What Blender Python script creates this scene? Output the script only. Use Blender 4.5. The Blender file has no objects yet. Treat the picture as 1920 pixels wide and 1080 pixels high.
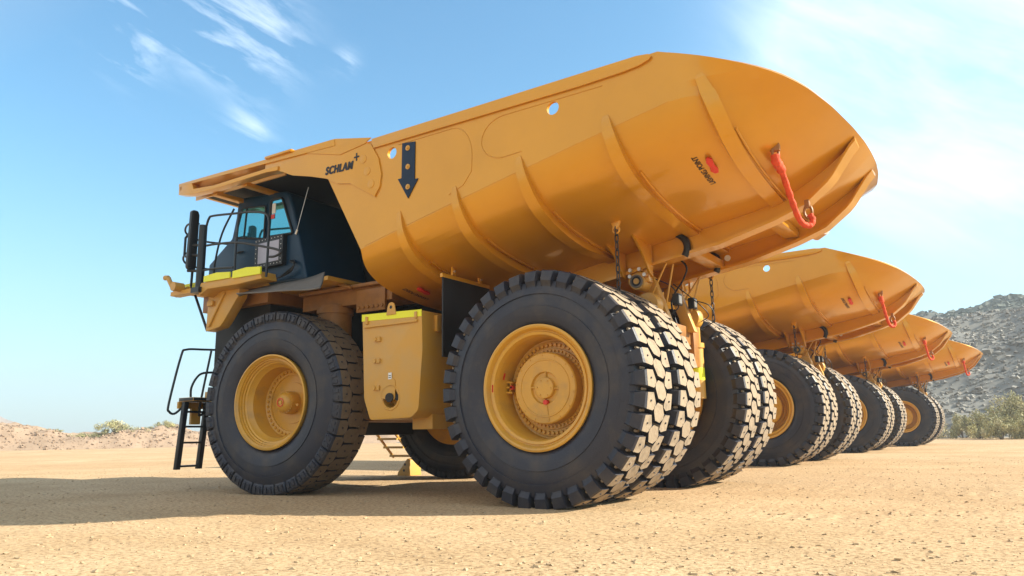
import bpy, bmesh, math, random
import numpy as np
from mathutils import Vector, Matrix
from mathutils.bvhtree import BVHTree
random.seed(7); rng = np.random.default_rng(7)
S = bpy.context.scene; COL = S.collection
PI = math.pi

# ------------------------------------------------------------------ camera
CAMP = Vector((-5.1145, 11.0973, 0.9236))
FW = Vector((0.54341, -0.81696, 0.19307)); RT = Vector((-0.83088, -0.55625, -0.01518)); UP = Vector((-0.11980, 0.15217, 0.98107))
cd = bpy.data.cameras.new('camera'); co = bpy.data.objects.new('camera', cd); COL.objects.link(co)
cd.sensor_width = 36; cd.lens = 1393.05/1920*36; cd.clip_end = 6000; cd.clip_start = .05
co.matrix_world = Matrix(((RT.x, UP.x, -FW.x, CAMP.x), (RT.y, UP.y, -FW.y, CAMP.y), (RT.z, UP.z, -FW.z, CAMP.z), (0, 0, 0, 1)))
S.camera = co
def pxdir(u, v):
    return (FW + RT*((u-960)/1393.05) - UP*((v-540)/1393.05)).normalized()

# ------------------------------------------------------------------ sun + sky
KC, KS = 1.5, 0.82
SUNV = Vector((-KC, -KS, 1)).normalized()
ELEV = math.asin(SUNV.z)
sd = bpy.data.lights.new('sun', 'SUN'); so = bpy.data.objects.new('sun', sd); COL.objects.link(so)
sd.energy = 4.7; sd.angle = math.radians(.5); sd.color = (1, .92, .77)
so.rotation_euler = (-SUNV).to_track_quat('-Z', 'Y').to_euler(); so.location = (0, 0, 60)
W = bpy.data.worlds.new('World'); S.world = W; W.use_nodes = True
wn, wl = W.node_tree.nodes, W.node_tree.links
wn.clear()
def N(t, tree=None, **kw):
    n = (tree or W.node_tree).nodes.new(t)
    for k, v in kw.items():
        setattr(n, k, v)
    return n
sky = N('ShaderNodeTexSky', sky_type='NISHITA', sun_disc=False, sun_elevation=ELEV, sun_rotation=math.atan2(SUNV.x, SUNV.y),
        altitude=200, air_density=1.0, dust_density=1.0, ozone_density=3.0)
bg = N('ShaderNodeBackground'); bg.inputs[1].default_value = .135
wo = N('ShaderNodeOutputWorld')
tc = N('ShaderNodeTexCoord')
# thin clouds: stretched noise on the sky dome gathered where the photograph has them
def vmath(op, a, b=None):
    n = N('ShaderNodeVectorMath', operation=op); wl.new(a, n.inputs[0])
    if b is not None:
        if hasattr(b, 'links'): wl.new(b, n.inputs[1])
        else: n.inputs[1].default_value = b
    return n
def m_(op, a, b=None, clamp=False, tree=None):
    n = N('ShaderNodeMath', tree, operation=op); n.use_clamp = clamp
    L = (tree or W.node_tree).links
    for i, v in ((0, a), (1, b)):
        if v is None: continue
        if hasattr(v, 'links'): L.new(v, n.inputs[i])
        else: n.inputs[i].default_value = v
    return n.outputs[0]
gen = tc.outputs['Generated']
def blob(u, v, width):
    d = vmath('DOT_PRODUCT', gen, tuple(pxdir(u, v)))
    e = m_('MULTIPLY', m_('SUBTRACT', d.outputs['Value'], 1.0), 2.0/(width*width))   # -(ang/width)^2
    return m_('POWER', 2.718, e)
def spread(l):
    s = l[0]
    for k in l[1:]: s = m_('ADD', s, k)
    return s
mp = N('ShaderNodeCombineXYZ')                # axes along and across the cirrus streaks
for i_, (ax_, k_) in enumerate(((RT*.86-UP*.5, 3.0), (RT*.5+UP*.86, 11.0), (FW, 2.0))): wl.new(m_('MULTIPLY', vmath('DOT_PRODUCT', gen, tuple(ax_)).outputs['Value'], k_), mp.inputs[i_])
n1 = N('ShaderNodeTexNoise'); wl.new(mp.outputs[0], n1.inputs[0]); n1.inputs['Scale'].default_value = 2.3; n1.inputs['Detail'].default_value = 9; n1.inputs['Roughness'].default_value = .62; n1.inputs['Distortion'].default_value = .35
n2 = N('ShaderNodeTexNoise'); wl.new(gen, n2.inputs[0]); n2.inputs['Scale'].default_value = 3.0; n2.inputs['Detail'].default_value = 5
wisps = spread([blob(478, 75, .05), blob(440, 40, .055), blob(390, 55, .035), blob(235, 45, .035), blob(240, 112, .028), blob(465, 246, .028), blob(330, 20, .04), blob(648, 115, .014)])
veil = spread([blob(1850, 120, .16), blob(1720, 230, .12), blob(1900, 30, .14), blob(1560, 60, .1)])
w1 = m_('MULTIPLY', m_('MULTIPLY', m_('SUBTRACT', n1.outputs[0], .46, True), 2.0), m_('MINIMUM', wisps, 1.0), True)
w2 = m_('MULTIPLY', m_('ADD', m_('MULTIPLY', m_('SUBTRACT', n1.outputs[0], .38, True), 1.3), m_('MULTIPLY', n2.outputs[0], .9)), m_('MINIMUM', veil, 1.0), True)
cl = m_('ADD', w1, m_('MULTIPLY', w2, .5), True)
soft = vmath('DIVIDE', sky.outputs[0], vmath('ADD', vmath('SCALE', sky.outputs[0]).outputs[0], (1, 1, 1)).outputs[0])
soft.inputs[1].links[0].from_node.inputs[0].links[0].from_node.inputs['Scale'].default_value = .05
tint = N('ShaderNodeMix', data_type='RGBA', blend_type='MULTIPLY'); tint.inputs[0].default_value = 1
wl.new(soft.outputs[0], tint.inputs[6]); tint.inputs[7].default_value = (.66, 1.01, 1.04, 1)
mix = N('ShaderNodeMix', data_type='RGBA'); wl.new(m_('MULTIPLY', cl, .9), mix.inputs[0])
sepz = N('ShaderNodeSeparateXYZ'); wl.new(gen, sepz.inputs[0])      # pale dusty band low over the horizon
low = m_('POWER', m_('SUBTRACT', 1.0, m_('MULTIPLY', m_('ABSOLUTE', sepz.outputs[2]), 2.6), True), 2.0)
hazy = N('ShaderNodeMix', data_type='RGBA'); wl.new(m_('MULTIPLY', low, .72), hazy.inputs[0]); wl.new(tint.outputs[2], hazy.inputs[6]); hazy.inputs[7].default_value = (2.55, 2.75, 2.85, 1)
wl.new(hazy.outputs[2], mix.inputs[6]); mix.inputs[7].default_value = (6.6, 6.9, 7.1, 1)
# added fill light: the half of the sky behind the camera is brightened
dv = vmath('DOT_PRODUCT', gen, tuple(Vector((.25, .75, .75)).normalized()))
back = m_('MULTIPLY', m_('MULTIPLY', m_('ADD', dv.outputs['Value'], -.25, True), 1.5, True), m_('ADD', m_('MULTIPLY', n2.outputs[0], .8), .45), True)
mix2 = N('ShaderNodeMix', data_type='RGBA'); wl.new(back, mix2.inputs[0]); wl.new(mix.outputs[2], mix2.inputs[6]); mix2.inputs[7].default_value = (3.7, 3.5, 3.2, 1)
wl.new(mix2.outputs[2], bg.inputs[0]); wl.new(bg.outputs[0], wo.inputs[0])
S.view_settings.view_transform = 'Standard'; S.view_settings.look = 'None'; S.view_settings.gamma = 1
S.view_settings.exposure = 1.22
S.cycles.max_bounces = 8; S.cycles.use_adaptive_sampling = True

# ------------------------------------------------------------------ materials
def lin(r, g, b):
    f = lambda c: (c/255/12.92 if c/255 <= .04045 else ((c/255+.055)/1.055)**2.4)
    return (f(r), f(g), f(b), 1)
def mat(name, col, rough=.6, metal=0, coat=0, spec=.5, var=.12, vscale=3, bump=0, bscale=40, col2=None, mixlo=.45, mixhi=.7, coat_rough=.08, dscale=None):
    m = bpy.data.materials.new(name); m.use_nodes = True; t = m.node_tree
    b = t.nodes['Principled BSDF']
    b.inputs['Roughness'].default_value = rough; b.inputs['Metallic'].default_value = metal
    b.inputs['Coat Weight'].default_value = coat; b.inputs['Coat Roughness'].default_value = coat_rough
    b.inputs['Specular IOR Level'].default_value = spec
    c = t.nodes.new('ShaderNodeTexCoord')
    n = t.nodes.new('ShaderNodeTexNoise'); n.inputs['Scale'].default_value = vscale; n.inputs['Detail'].default_value = 7; n.inputs['Roughness'].default_value = .6
    t.links.new(c.outputs['Object'], n.inputs[0])
    r = t.nodes.new('ShaderNodeValToRGB'); t.links.new(n.outputs[0], r.inputs[0])
    c3 = col[:3]
    d = col2[:3] if col2 else tuple(x*(1-var) for x in c3)
    e = c3 if col2 else tuple(min(1, x*(1+var)) for x in c3)
    r.color_ramp.elements[0].position = mixlo if col2 else .3; r.color_ramp.elements[1].position = mixhi if col2 else .7
    if col2: r.color_ramp.elements[0].color = (*e, 1); r.color_ramp.elements[1].color = (*d, 1)
    else: r.color_ramp.elements[0].color = (*d, 1); r.color_ramp.elements[1].color = (*e, 1)
    t.links.new(r.outputs[0], b.inputs['Base Color'])
    if bump:
        n3 = t.nodes.new('ShaderNodeTexNoise'); n3.inputs['Scale'].default_value = bscale; n3.inputs['Detail'].default_value = 5
        t.links.new(c.outputs['Object'], n3.inputs[0])
        bu = t.nodes.new('ShaderNodeBump'); bu.inputs['Strength'].default_value = bump; bu.inputs['Distance'].default_value = .02
        t.links.new(n3.outputs[0], bu.inputs['Height']); t.links.new(bu.outputs[0], b.inputs['Normal'])
    return m
M = {}
M['paint'] = mat('yellow_paint', (.64, .290, .010), .31, metal=.33, coat=.5, coat_rough=.08, var=.05, vscale=1.2, bump=.05, bscale=1.6)
M['paintd'] = mat('dusty_yellow_paint', (.60, .31, .04), .5, coat=.15, var=.12, vscale=2.5, col2=(.50, .31, .10), mixlo=.4, mixhi=.85)
M['wheelp'] = mat('wheel_yellow_paint', (.60, .31, .03), .42, coat=.3, vscale=3.2, col2=(.36, .21, .06), mixlo=.5, mixhi=.85)
M['rub'] = mat('tyre_rubber', (.018, .021, .036), .5, vscale=3.0, bump=.15, bscale=45, col2=(.070, .056, .044), mixlo=.46, mixhi=.85)
M['tread'] = mat('dusty_tread', (.31, .24, .165), .9, vscale=7, bump=.5, bscale=28, col2=(.15, .118, .085), mixlo=.48, mixhi=.82)
M['treadf'] = mat('dusty_brown_tread', (.20, .14, .085), .85, var=.15, vscale=9, bump=.25, bscale=50, col2=(.13, .09, .055), mixlo=.5, mixhi=.8)
M['black'] = mat('black_steel', (.012, .014, .017), .4, var=.2)
M['dark'] = mat('painted_shade_black', (.008, .007, .007), .7, var=.3)  # near-black colour stands in for deep shade behind the cab and under the canopy
M['cab'] = mat('dark_teal_paint', (.002, .028, .066), .38, spec=.4, var=.12)
M['glass'] = mat('tinted_glass', (.09, .42, .55), .04, metal=.85, var=.05, vscale=1)
M['lamp'] = mat('grey_lens', (.42, .42, .52), .2, var=.1)
M['lime'] = mat('lime_reflective', (.80, .80, .02), .45, var=.04)
M['navy'] = mat('navy_board', (.012, .028, .062), .6, spec=.25, var=.1)
M['red'] = mat('red_paint', (.62, .03, .015), .4, var=.1)
M['sling'] = mat('orange_webbing', (.64, .065, .012), .8, var=.2, vscale=14, bump=.6, bscale=25)
M['steel'] = mat('bright_steel', (.62, .6, .57), .35, metal=.8, var=.1)
M['chain'] = mat('dark_chain_steel', (.06, .05, .045), .5, metal=.6, var=.2, vscale=20)
M['flap'] = mat('grey_rubber_sheet', (.16, .145, .13), .8, var=.12, vscale=5, bump=.1, bscale=6)
M['ink'] = mat('black_ink', (.008, .008, .010), .5, var=.1)
M['white'] = mat('white_decal', (.75, .75, .72), .5, var=.04)
M['rust'] = mat('warm_steel', (.30, .125, .022), .5, var=.2, vscale=6)

# ------------------------------------------------------------------ mesh helpers
class MB:
    def __init__(s): s.v = []; s.f = []; s.mi = []; s.cur = 0
    def add(s, v, f, mi=None):
        o = len(s.v); s.v += [tuple(map(float, p)) for p in v]
        s.f += [tuple(i+o for i in q) for q in f]; s.mi += [s.cur if mi is None else mi]*len(f); return s
    def box(s, a, b, mi=None):
        (x0, y0, z0), (x1, y1, z1) = a, b
        return s.add([(x0,y0,z0),(x1,y0,z0),(x1,y1,z0),(x0,y1,z0),(x0,y0,z1),(x1,y0,z1),(x1,y1,z1),(x0,y1,z1)],
              [(0,3,2,1),(4,5,6,7),(0,1,5,4),(1,2,6,5),(2,3,7,6),(3,0,4,7)], mi)
    def prism(s, poly, y0, y1, ax='y', mi=None):          # polygon in XZ extruded along y (or other axis)
        n = len(poly); V = []
        for t in (y0, y1):
            for a, b in poly:
                V.append({'y': (a, t, b), 'x': (t, a, b), 'z': (a, b, t)}[ax])
        F = [tuple(range(n)), tuple(range(2*n-1, n-1, -1))] + [(i, i+n, (i+1) % n+n, (i+1) % n) for i in range(n)]
        return s.add(V, F, mi)
    def tube(s, pts, r, n=8, closed=False, cap=True, mi=None):
        P = [Vector(p) for p in pts]; R = r if isinstance(r, (list, tuple)) else [r]*len(P); V = []; F = []
        m = len(P); up = None
        for i in range(m):
            if closed: t = (P[(i+1) % m]-P[i-1])
            else: t = P[min(i+1, m-1)]-P[max(i-1, 0)]
            t = t.normalized()
            if up is None:
                up = Vector((0, 0, 1)) if abs(t.z) < .9 else Vector((1, 0, 0))
            a = up - t*up.dot(t)
            a = a.normalized() if a.length > 1e-6 else t.orthogonal().normalized()
            up = a; b = t.cross(a)
            for k in range(n):
                w = 2*PI*k/n; V.append(P[i]+(a*math.cos(w)+b*math.sin(w))*R[i])
        for i in range(m if closed else m-1):
            for k in range(n):
                F.append((i*n+k, i*n+(k+1) % n, ((i+1) % m)*n+(k+1) % n, ((i+1) % m)*n+k))
        if cap and not closed: F += [tuple(range(n-1, -1, -1)), tuple((m-1)*n+k for k in range(n))]
        return s.add(V, F, mi)
    def cyl(s, a, b, r, n=20, r2=None, mi=None): return s.tube([a, b], [r, r if r2 is None else r2], n, mi=mi)
    def lathe(s, prof, n=64, c=(0, 0, 0), closed=False, mi=None):   # profile (r, y) about the Y axis
        V = []; F = []; m = len(prof)
        for k in range(n):
            w = 2*PI*k/n
            for r, y in prof: V.append((c[0]+r*math.cos(w), c[1]+y, c[2]+r*math.sin(w)))
        for k in range(n):
            for i in range(m if closed else m-1):
                j = (i+1) % m
                F.append((k*m+i, k*m+j, ((k+1) % n)*m+j, ((k+1) % n)*m+i))
        return s.add(V, F, mi)
    def build(s, name, mats, parent=None, smooth=None, bevel=0, seg=2, fix=True):
        me = bpy.data.meshes.new(name); me.from_pydata(s.v, [], s.f)
        for m in (mats if isinstance(mats, (list, tuple)) else [mats]): me.materials.append(M[m] if isinstance(m, str) else m)
        me.polygons.foreach_set('material_index', s.mi)
        bm = bmesh.new(); bm.from_mesh(me)
        if fix: bmesh.ops.recalc_face_normals(bm, faces=bm.faces)
        if bevel:
            e = [x for x in bm.edges if len(x.link_faces) == 2 and x.calc_face_angle(0) > .5]
            bmesh.ops.bevel(bm, geom=e, offset=bevel, segments=seg, affect='EDGES', profile=.6)
            if smooth is None: smooth = 40
        bm.to_mesh(me); bm.free()
        if smooth:
            me.polygons.foreach_set('use_smooth', [True]*len(me.polygons)); me.set_sharp_from_angle(angle=math.radians(smooth))
        o = bpy.data.objects.new(name, me); COL.objects.link(o)
        if parent is not None: o.parent = parent
        return o
def tag(o, label=None, cat=None, group=None, kind=None):
    for k, v in (('label', label), ('category', cat), ('group', group), ('kind', kind)):
        if v: o[k] = v
    return o
def bake(o):
    bpy.context.view_layer.update()
    dg = bpy.context.evaluated_depsgraph_get(); me = bpy.data.meshes.new_from_object(o.evaluated_get(dg))
    me.name = o.name; o.modifiers.clear(); o.data = me; return o
def interp(x, xs, ys): return float(np.interp(x, xs, ys))

# ------------------------------------------------------------------ the truck
# X forward (towards the cab), Y left (towards the camera), origin on the ground under the rear axle
RAD, HW = 1.55, .40
YR = 2.872 - HW + .02; DS = 1.041; WB = 5.36; YF = 2.888 - .43; STEER = .114
truck = bpy.data.objects.new('haul_truck', None); COL.objects.link(truck); truck.empty_display_size = 1

def lug(mb, prof, ang, pitch, depth, top=1, side=0):
    """block swept over an angle: prof = (r, y, half width in pitches)"""
    V = []; n = len(prof)
    for sgn in (-1, 1):
        for lay in (0, 1):
            for r, y, a, *sk in prof:
                w = ang + (sgn*a*(1 if lay == 0 else 1.06)+(sk[0] if sk else 0))*pitch; rr = r if lay == 0 else r-depth
                yy = y if lay == 0 else y*(.99 if r > RAD-.06 else .9)
                V.append((rr*math.cos(w), yy, rr*math.sin(w)))
    a0, a1, b0, b1 = 0, n, 2*n, 3*n
    for i in range(n-1):
        flat = prof[i][0] > RAD-.02 and prof[i+1][0] > RAD-.02
        mb.add([V[a0+i], V[a0+i+1], V[b0+i+1], V[b0+i]], [(0, 1, 2, 3)], top if flat else side)
        mb.add([V[a0+i], V[a0+i+1], V[a1+i+1], V[a1+i]], [(0, 1, 2, 3)], side)
        mb.add([V[b0+i], V[b0+i+1], V[b1+i+1], V[b1+i]], [(0, 1, 2, 3)], side)
    for i in (0, n-1): mb.add([V[a0+i], V[b0+i], V[b1+i], V[a1+i]], [(0, 1, 2, 3)], top if i == 0 else side)
def tyre_mesh(rear=True):
    mb = MB(); hw = HW; dep = .12 if rear else .075
    half = [(.79, hw-.09), (.83, hw-.03), (.88, hw+.005), (.98, hw+.028), (1.06, hw+.036), (1.065, hw+.022), (1.16, hw+.022), (1.22, hw+.010), (1.225, hw+.026), (1.27, hw+.018), (RAD-.16, hw-.025), (RAD-dep-.02, hw-.06), (RAD-dep, hw-.14), (RAD-dep, 0)]
    prof = half + [(r, -y) for r, y in half[-2::-1]]
    mb.lathe(prof, 108)
    n = 36; p = 2*PI/n
    if rear:
        for k in range(n):
            for s in (1, -1):
                lug(mb, [(RAD, s*.13, .10, .20), (RAD, s*.205, .40, .03), (RAD-.003, s*.37, .36), (RAD-.02, s*.402, .33), (RAD-.15, s*.432, .31), (RAD-.20, s*.405, .30)], k*p, p, .14)
            lug(mb, [(RAD+.004, -.16, .10, .2), (RAD+.004, -.075, .40, .08), (RAD+.004, .075, .40, -.02), (RAD+.004, .16, .10, -.14)], (k+.5)*p, p, .13)
            for s in (1, -1):       # wear-pin dimples and stone ejectors between the shoulder blocks
                mb.tube([((RAD+h)*math.cos(k*p), s*.275, (RAD+h)*math.sin(k*p)) for h in (-.01, .008)], .012, 6, mi=0)
                mb.tube([(r*math.cos((k+.5)*p), y, r*math.sin((k+.5)*p)) for r, y in ((RAD-.10, s*.24), (RAD-.10, s*.33))], .018, 6, mi=1)
    else:
        for k in range(n):
            for s in (1, -1):
                lug(mb, [(RAD, s*.15, .20), (RAD, s*.21, .45), (RAD-.003, s*.365, .445), (RAD-.03, s*.398, .43), (RAD-.13, s*.412, .40), (RAD-.165, s*.40, .36)], k*p, p, .09)
                for q in (-.2, .2):
                    lug(mb, [(RAD-.165, s*.405, .10), (RAD-.15, s*.425, .10), (RAD-.06, s*.418, .10), (RAD-.05, s*.40, .10)], (k+q)*p, p, .03, 0, 0)
            lug(mb, [(RAD+.003, -.185, .16), (RAD+.003, -.115, .44), (RAD+.003, .115, .44), (RAD+.003, .185, .16)], (k+.5)*p, p, .08)
            for y in (-.27, 0, .27):
                w = (k+(.5 if y == 0 else 0))*p
                mb.tube([((RAD+h)*math.cos(w), y, (RAD+h)*math.sin(w)) for h in (-.01, .008)], .014, 6, mi=0)
    return mb
def rim_mesh(rear=True):
    mb = MB(); h = HW
    if rear:
        pr = [(.80, h-.10), (.822, h-.02), (.822, h+.012), (.80, h+.022), (.775, h+.01), (.755, h-.035), (.748, h-.05), (.735, h-.052), (.725, h-.035), (.69, h-.045), (.672, h-.09), (.665, h-.13), (.660, h-.45), (.60, h-.47), (.50, h-.47), (.05, h-.47), (.05, -h+.2), (.68, -h+.2), (.70, -h+.05), (.80, -h+.03), (.81, -h+.10)]
    else:
        pr = [(.78, h-.10), (.80, h-.02), (.80, h+.015), (.775, h+.022), (.755, h-.01), (.74, h-.02), (.735, h-.05), (.715, h-.05), (.71, h-.085), (.69, h-.09), (.685, h-.12), (.66, h-.13), (.64, h-.17), (.60, h-.22), (.585, h-.50), (.55, h-.53), (.49, h-.54), (.485, h-.56), (.05, h-.56), (.05, -h+.1), (.7, -h+.05), (.80, -h+.03), (.80, -h+.10)]
    mb.lathe(pr, 96)
    return mb
def ring_bolts(mb, r, y0, y1, n, br, ph=0, mi=None):
    for k in range(n):
        w = 2*PI*(k+ph)/n; mb.cyl((r*math.cos(w), y0, r*math.sin(w)), (r*math.cos(w), y1, r*math.sin(w)), br, 6, mi=mi)
def hub_rear():
    mb = MB(); h = HW
    mb.lathe([(.63, h-.475), (.63, h-.43), (.54, h-.43), (.535, h-.40), (.475, h-.40), (.47, h-.24), (.455, h-.225), (.385, h-.222), (.38, h-.213), (.365, h-.213), (.36, h-.222), (.215, h-.222), (.20, h-.255), (.145, h-.255), (.14, h-.205), (.13, h-.198), (0, h-.198)], 72)
    ring_bolts(mb, .585, h-.45, h-.395, 54, .024); ring_bolts(mb, .505, h-.41, h-.375, 54, .018)
    ring_bolts(mb, .435, h-.23, h-.215, 14, .012, .2); ring_bolts(mb, .105, h-.2, h-.188, 6, .013)
    for k in range(4):
        w = PI/2*k+PI/2; mb.tube([(r*math.cos(w), h-.235, r*math.sin(w)) for r in (.145, .21)], .012, 6)
    w = -1.75; mb.cyl((.19*math.cos(w), h-.25, .19*math.sin(w)), (.19*math.cos(w), h-.185, .19*math.sin(w)), .032, 14, mi=1)
    mb.tube([(r*math.cos(w-.02), h-.215, r*math.sin(w-.02)) for r in (.21, .26, .32, .38, .43)], .006, 5)
    # valve bracket on the far left of the hub ring
    for dz in (-.07, 0, .07): mb.box((.57, h-.44, dz-.012), (.66, h-.30, dz+.012))
    mb.box((.60, h-.42, -.07), (.615, h-.31, .07)); mb.cyl((.585, h-.36, 0), (.585, h-.30, 0), .028, 10, mi=1)
    return mb
def hub_front():
    mb = MB(); h = HW
    mb.lathe([(.36, h-.57), (.355, h-.545), (.20, h-.545), (.195, h-.40), (.185, h-.36), (.15, h-.31), (.12, h-.28), (.075, h-.265), (.07, h-.255), (.05, h-.255), (.048, h-.27), (.03, h-.27), (.028, h-.25), (0, h-.25)], 48)
    ring_bolts(mb, .177, h-.42, h-.345, 22, .013); ring_bolts(mb, .545, h-.55, h-.505, 40, .024)
    mb.lathe([(.055, h-.262), (.06, h-.248), (.075, h-.25)], 24, mi=1)
    mb.tube([(-.19, h-.44, -.02), (-.24, h-.42, -.03), (-.25, h-.40, -.03)], .022, 8)
    return mb
tyreR = tyre_mesh(True); tyreF = tyre_mesh(False)
TR = tyreR.build('tyre', ['rub', 'tread'], smooth=32); TF = tyreF.build('tyre', ['rub', 'treadf'], smooth=32)
RR = rim_mesh(True).build('wheel', ['wheelp'], smooth=35); RF = rim_mesh(False).build('wheel', ['wheelp'], smooth=35)
HR = hub_rear().build('hub', ['wheelp', 'red'], smooth=35); HF = hub_front().build('hub', ['wheelp', 'red'], smooth=35)
def put(src, parent, loc=(0, 0, 0), rot=(0, 0, 0)):
    o = src.copy(); COL.objects.link(o); o.parent = parent; o.location = loc; o.rotation_euler = rot; return o
def wheel(rim, tyre, hub, loc, rz, ry=0):
    w = put(rim, truck, loc, (0, 0, rz))
    put(tyre, w, (0, 0, 0), (0, ry, 0))
    if hub: put(hub, w, (0, 0, 0), (0, -.06, 0))
    return w
w = wheel(RF, TF, HF, (WB, YF, RAD-.03), STEER, .05); w['label'] = 'front wheel turned slightly out, brown hexagonal tread'
wheel(RF, TF, HF, (WB, -YF, RAD-.03), PI+STEER)
wheel(RR, TR, HR, (0, YR, RAD-.035), 0, .03); wheel(RR, TR, None, (0, YR-DS, RAD-.035), 0, .07)
wheel(RR, TR, HR, (0, -YR, RAD-.035), PI, .02); wheel(RR, TR, None, (0, -YR+DS, RAD-.035), PI, .06)
for o in (TR, TF, RR, RF, HR, HF): bpy.data.objects.remove(o)
wm = MB()                                                   # two small red marks on the rear outer rim barrel
for (px_, pz) in ((.70, .10), (.665, .28)):
    a = math.atan2(pz, px_); r = math.hypot(px_, pz)
rearw = [o for o in truck.children if abs(o.location.y-YR) < .01][0]
for a, r, y0, L in ((.02, .706, HW-.033, .07), (.28, .655, HW-.20, .07)):
    wm = MB(); wm.add([( (r-.003)*math.cos(a+s*L), y0+t*.035, (r-.003)*math.sin(a+s*L)) for s, t in ((-1, -.5), (1, -.5), (1, .5), (-1, .5))], [(0, 1, 2, 3)])
    wm.build('red_mark', ['red'], rearw)

# ---- dump body --------------------------------------------------------
ZR = 5.533
PROF = [(0, 0), (.75, 0), (1.25, .02), (1.75, .07), (2.2, .15), (2.55, .265), (2.82, .42), (2.97, .60), (3.05, .82)]   # (y, dz) below the crease
pl = np.array(PROF); seg = np.r_[0, np.cumsum(np.hypot(*np.diff(pl, axis=0).T))]; seg /= seg[-1]
UC = .68
def catm(t):                                   # smooth profile
    x = np.interp(t, seg, np.arange(len(pl))); i = min(int(x), len(pl)-2); f = x-i
    p0, p1, p2, p3 = pl[max(i-1, 0)], pl[i], pl[i+1], pl[min(i+2, len(pl)-1)]
    return .5*(2*p1+(p2-p0)*f+(2*p0-5*p1+4*p2-p3)*f*f+(3*p1-p0-3*p2+p3)*f**3)
def zfloor(x): return 3.58-.16*x
def xf(z): return 3.05+max(0, (z-3.77))*.60+max(0, 3.77-z)*.10
def xr(z): return -1.98+.16*(z-5.5)
def main_pt(u, s):
    a = abs(u)
    xb = 3.12*(1-s)+(-2.22)*s; zb = zfloor(xb); dzc = .70+.20*s
    if a <= UC:
        y, dz = catm(a/UC); z = zb+dz*dzc/.82
    else:
        y = 3.05; zc = zb+dzc; z = zc+(ZR-zc)*(a-UC)/(1-UC)
        y += .012*(1-(a-UC)/(1-UC))*0
    x = xf(z)*(1-s)+xr(z)*s
    return Vector((x, math.copysign(y, u) if u else 0, z))
EDG = [(1, -1.98, 3.05), (.93, -2.3, 3.07), (.86, -2.6, 3.06), (.79, -3.0, 2.95), (.72, -3.32, 2.74), (.64, -3.53, 2.38), (.5, -3.69, 1.80), (.33, -3.80, 1.1), (.15, -3.855, .5), (0, -3.865, 0)]
_e = np.array(EDG[::-1])
def edge_pt(u):
    a = abs(u); x = interp(a, _e[:, 0], _e[:, 1]); y = interp(a, _e[:, 0], _e[:, 2])
    return Vector((x, math.copysign(y, u) if u else 0, (.42*x+6.36)))
def edge_s(u):                                # smoothed
    return (edge_pt(u-.03)*.25+edge_pt(u)*.5+edge_pt(u+.03)*.25) if abs(u) < .97 else edge_pt(u)
def shell(u, w):
    if w <= 1: return main_pt(u, w)
    v = w-1; A = main_pt(u, 1); B = edge_s(u); d = B-A; L = d.length
    T0 = Vector((-.987, 0, .158))*L
    a = abs(u); k = max(0, 1-a/.75)
    T1 = Vector((-.80, math.copysign(-.10*a, u), .30+.55*k)).normalized()*L*1.05 if a < .75 else d
    if a >= .75: T0 = T0.lerp(d, (a-.75)/.25)
    h = v*v*v; q = v*v
    return A*(2*h-3*q+1)+T0*(h-2*q+v)+B*(-2*h+3*q)+T1*(h-q)
US = sorted(set([round(x, 4) for x in np.r_[np.linspace(0, UC, 41), np.linspace(UC, 1, 12)]])); UALL = [-x for x in US[:0:-1]]+US
WS = list(np.linspace(0, 1, 13))+list(1+np.linspace(0, 1, 15)[1:])
mb = MB(); nu = len(UALL)
for w_ in WS:
    mb.v += [tuple(shell(u, w_)) for u in UALL]
for j in range(len(WS)-1):
    for i in range(nu-1):
        mb.f.append((j*nu+i, j*nu+i+1, (j+1)*nu+i+1, (j+1)*nu+i)); mb.mi.append(0)
body = mb.build('dump_body', ['paint'], truck, fix=False)
bm = bmesh.new(); bm.from_mesh(body.data)
bmesh.ops.remove_doubles(bm, verts=bm.verts, dist=.004)
bmesh.ops.dissolve_degenerate(bm, edges=bm.edges[:], dist=.004)
bmesh.ops.recalc_face_normals(bm, faces=bm.faces)
c = sum((f.normal.z*f.calc_area() for f in bm.faces))
if c > 0: bmesh.ops.reverse_faces(bm, faces=bm.faces)          # normals outwards and down
bm.verts.index_update(); BVH = BVHTree.FromBMesh(bm)
bm.normal_update(); bm.verts.ensure_lookup_table()
inn = {v.index: bm.verts.new(v.co-v.normal*.05) for v in list(bm.verts)}
bnd = [e for e in bm.edges if len(e.link_faces) == 1]
rim_ = [tuple(l.vert for l in (e.link_loops[0], e.link_loops[0].link_loop_next)) for e in bnd]
for f in list(bm.faces): bm.faces.new([inn[v.index] for v in reversed(f.verts)])
for a, b in rim_: bm.faces.new([b, a, inn[a.index], inn[b.index]])
bm.to_mesh(body.data); bm.free()
print('BODYY', max(v.co.y for v in body.data.vertices), max(v.co.z for v in body.data.vertices))
md = body.modifiers.new('cut', 'BOOLEAN'); md.operation = 'DIFFERENCE'; md.solver = 'EXACT'
cm = MB()
HOLES = [(2.43, 5.225), (-.46, 5.19)]
for x, z in HOLES:
    for s in (1, -1): cm.cyl((x, s*2.8, z), (x, s*3.3, z), .092, 28)
cut = cm.build('cutter', ['paint']); md.object = cut
bake(body); bpy.data.objects.remove(cut)
me = body.data; me.polygons.foreach_set('use_smooth', [True]*len(me.polygons)); me.set_sharp_from_angle(angle=math.radians(9))
if len(me.materials) == 0: me.materials.append(M['paint'])

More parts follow.
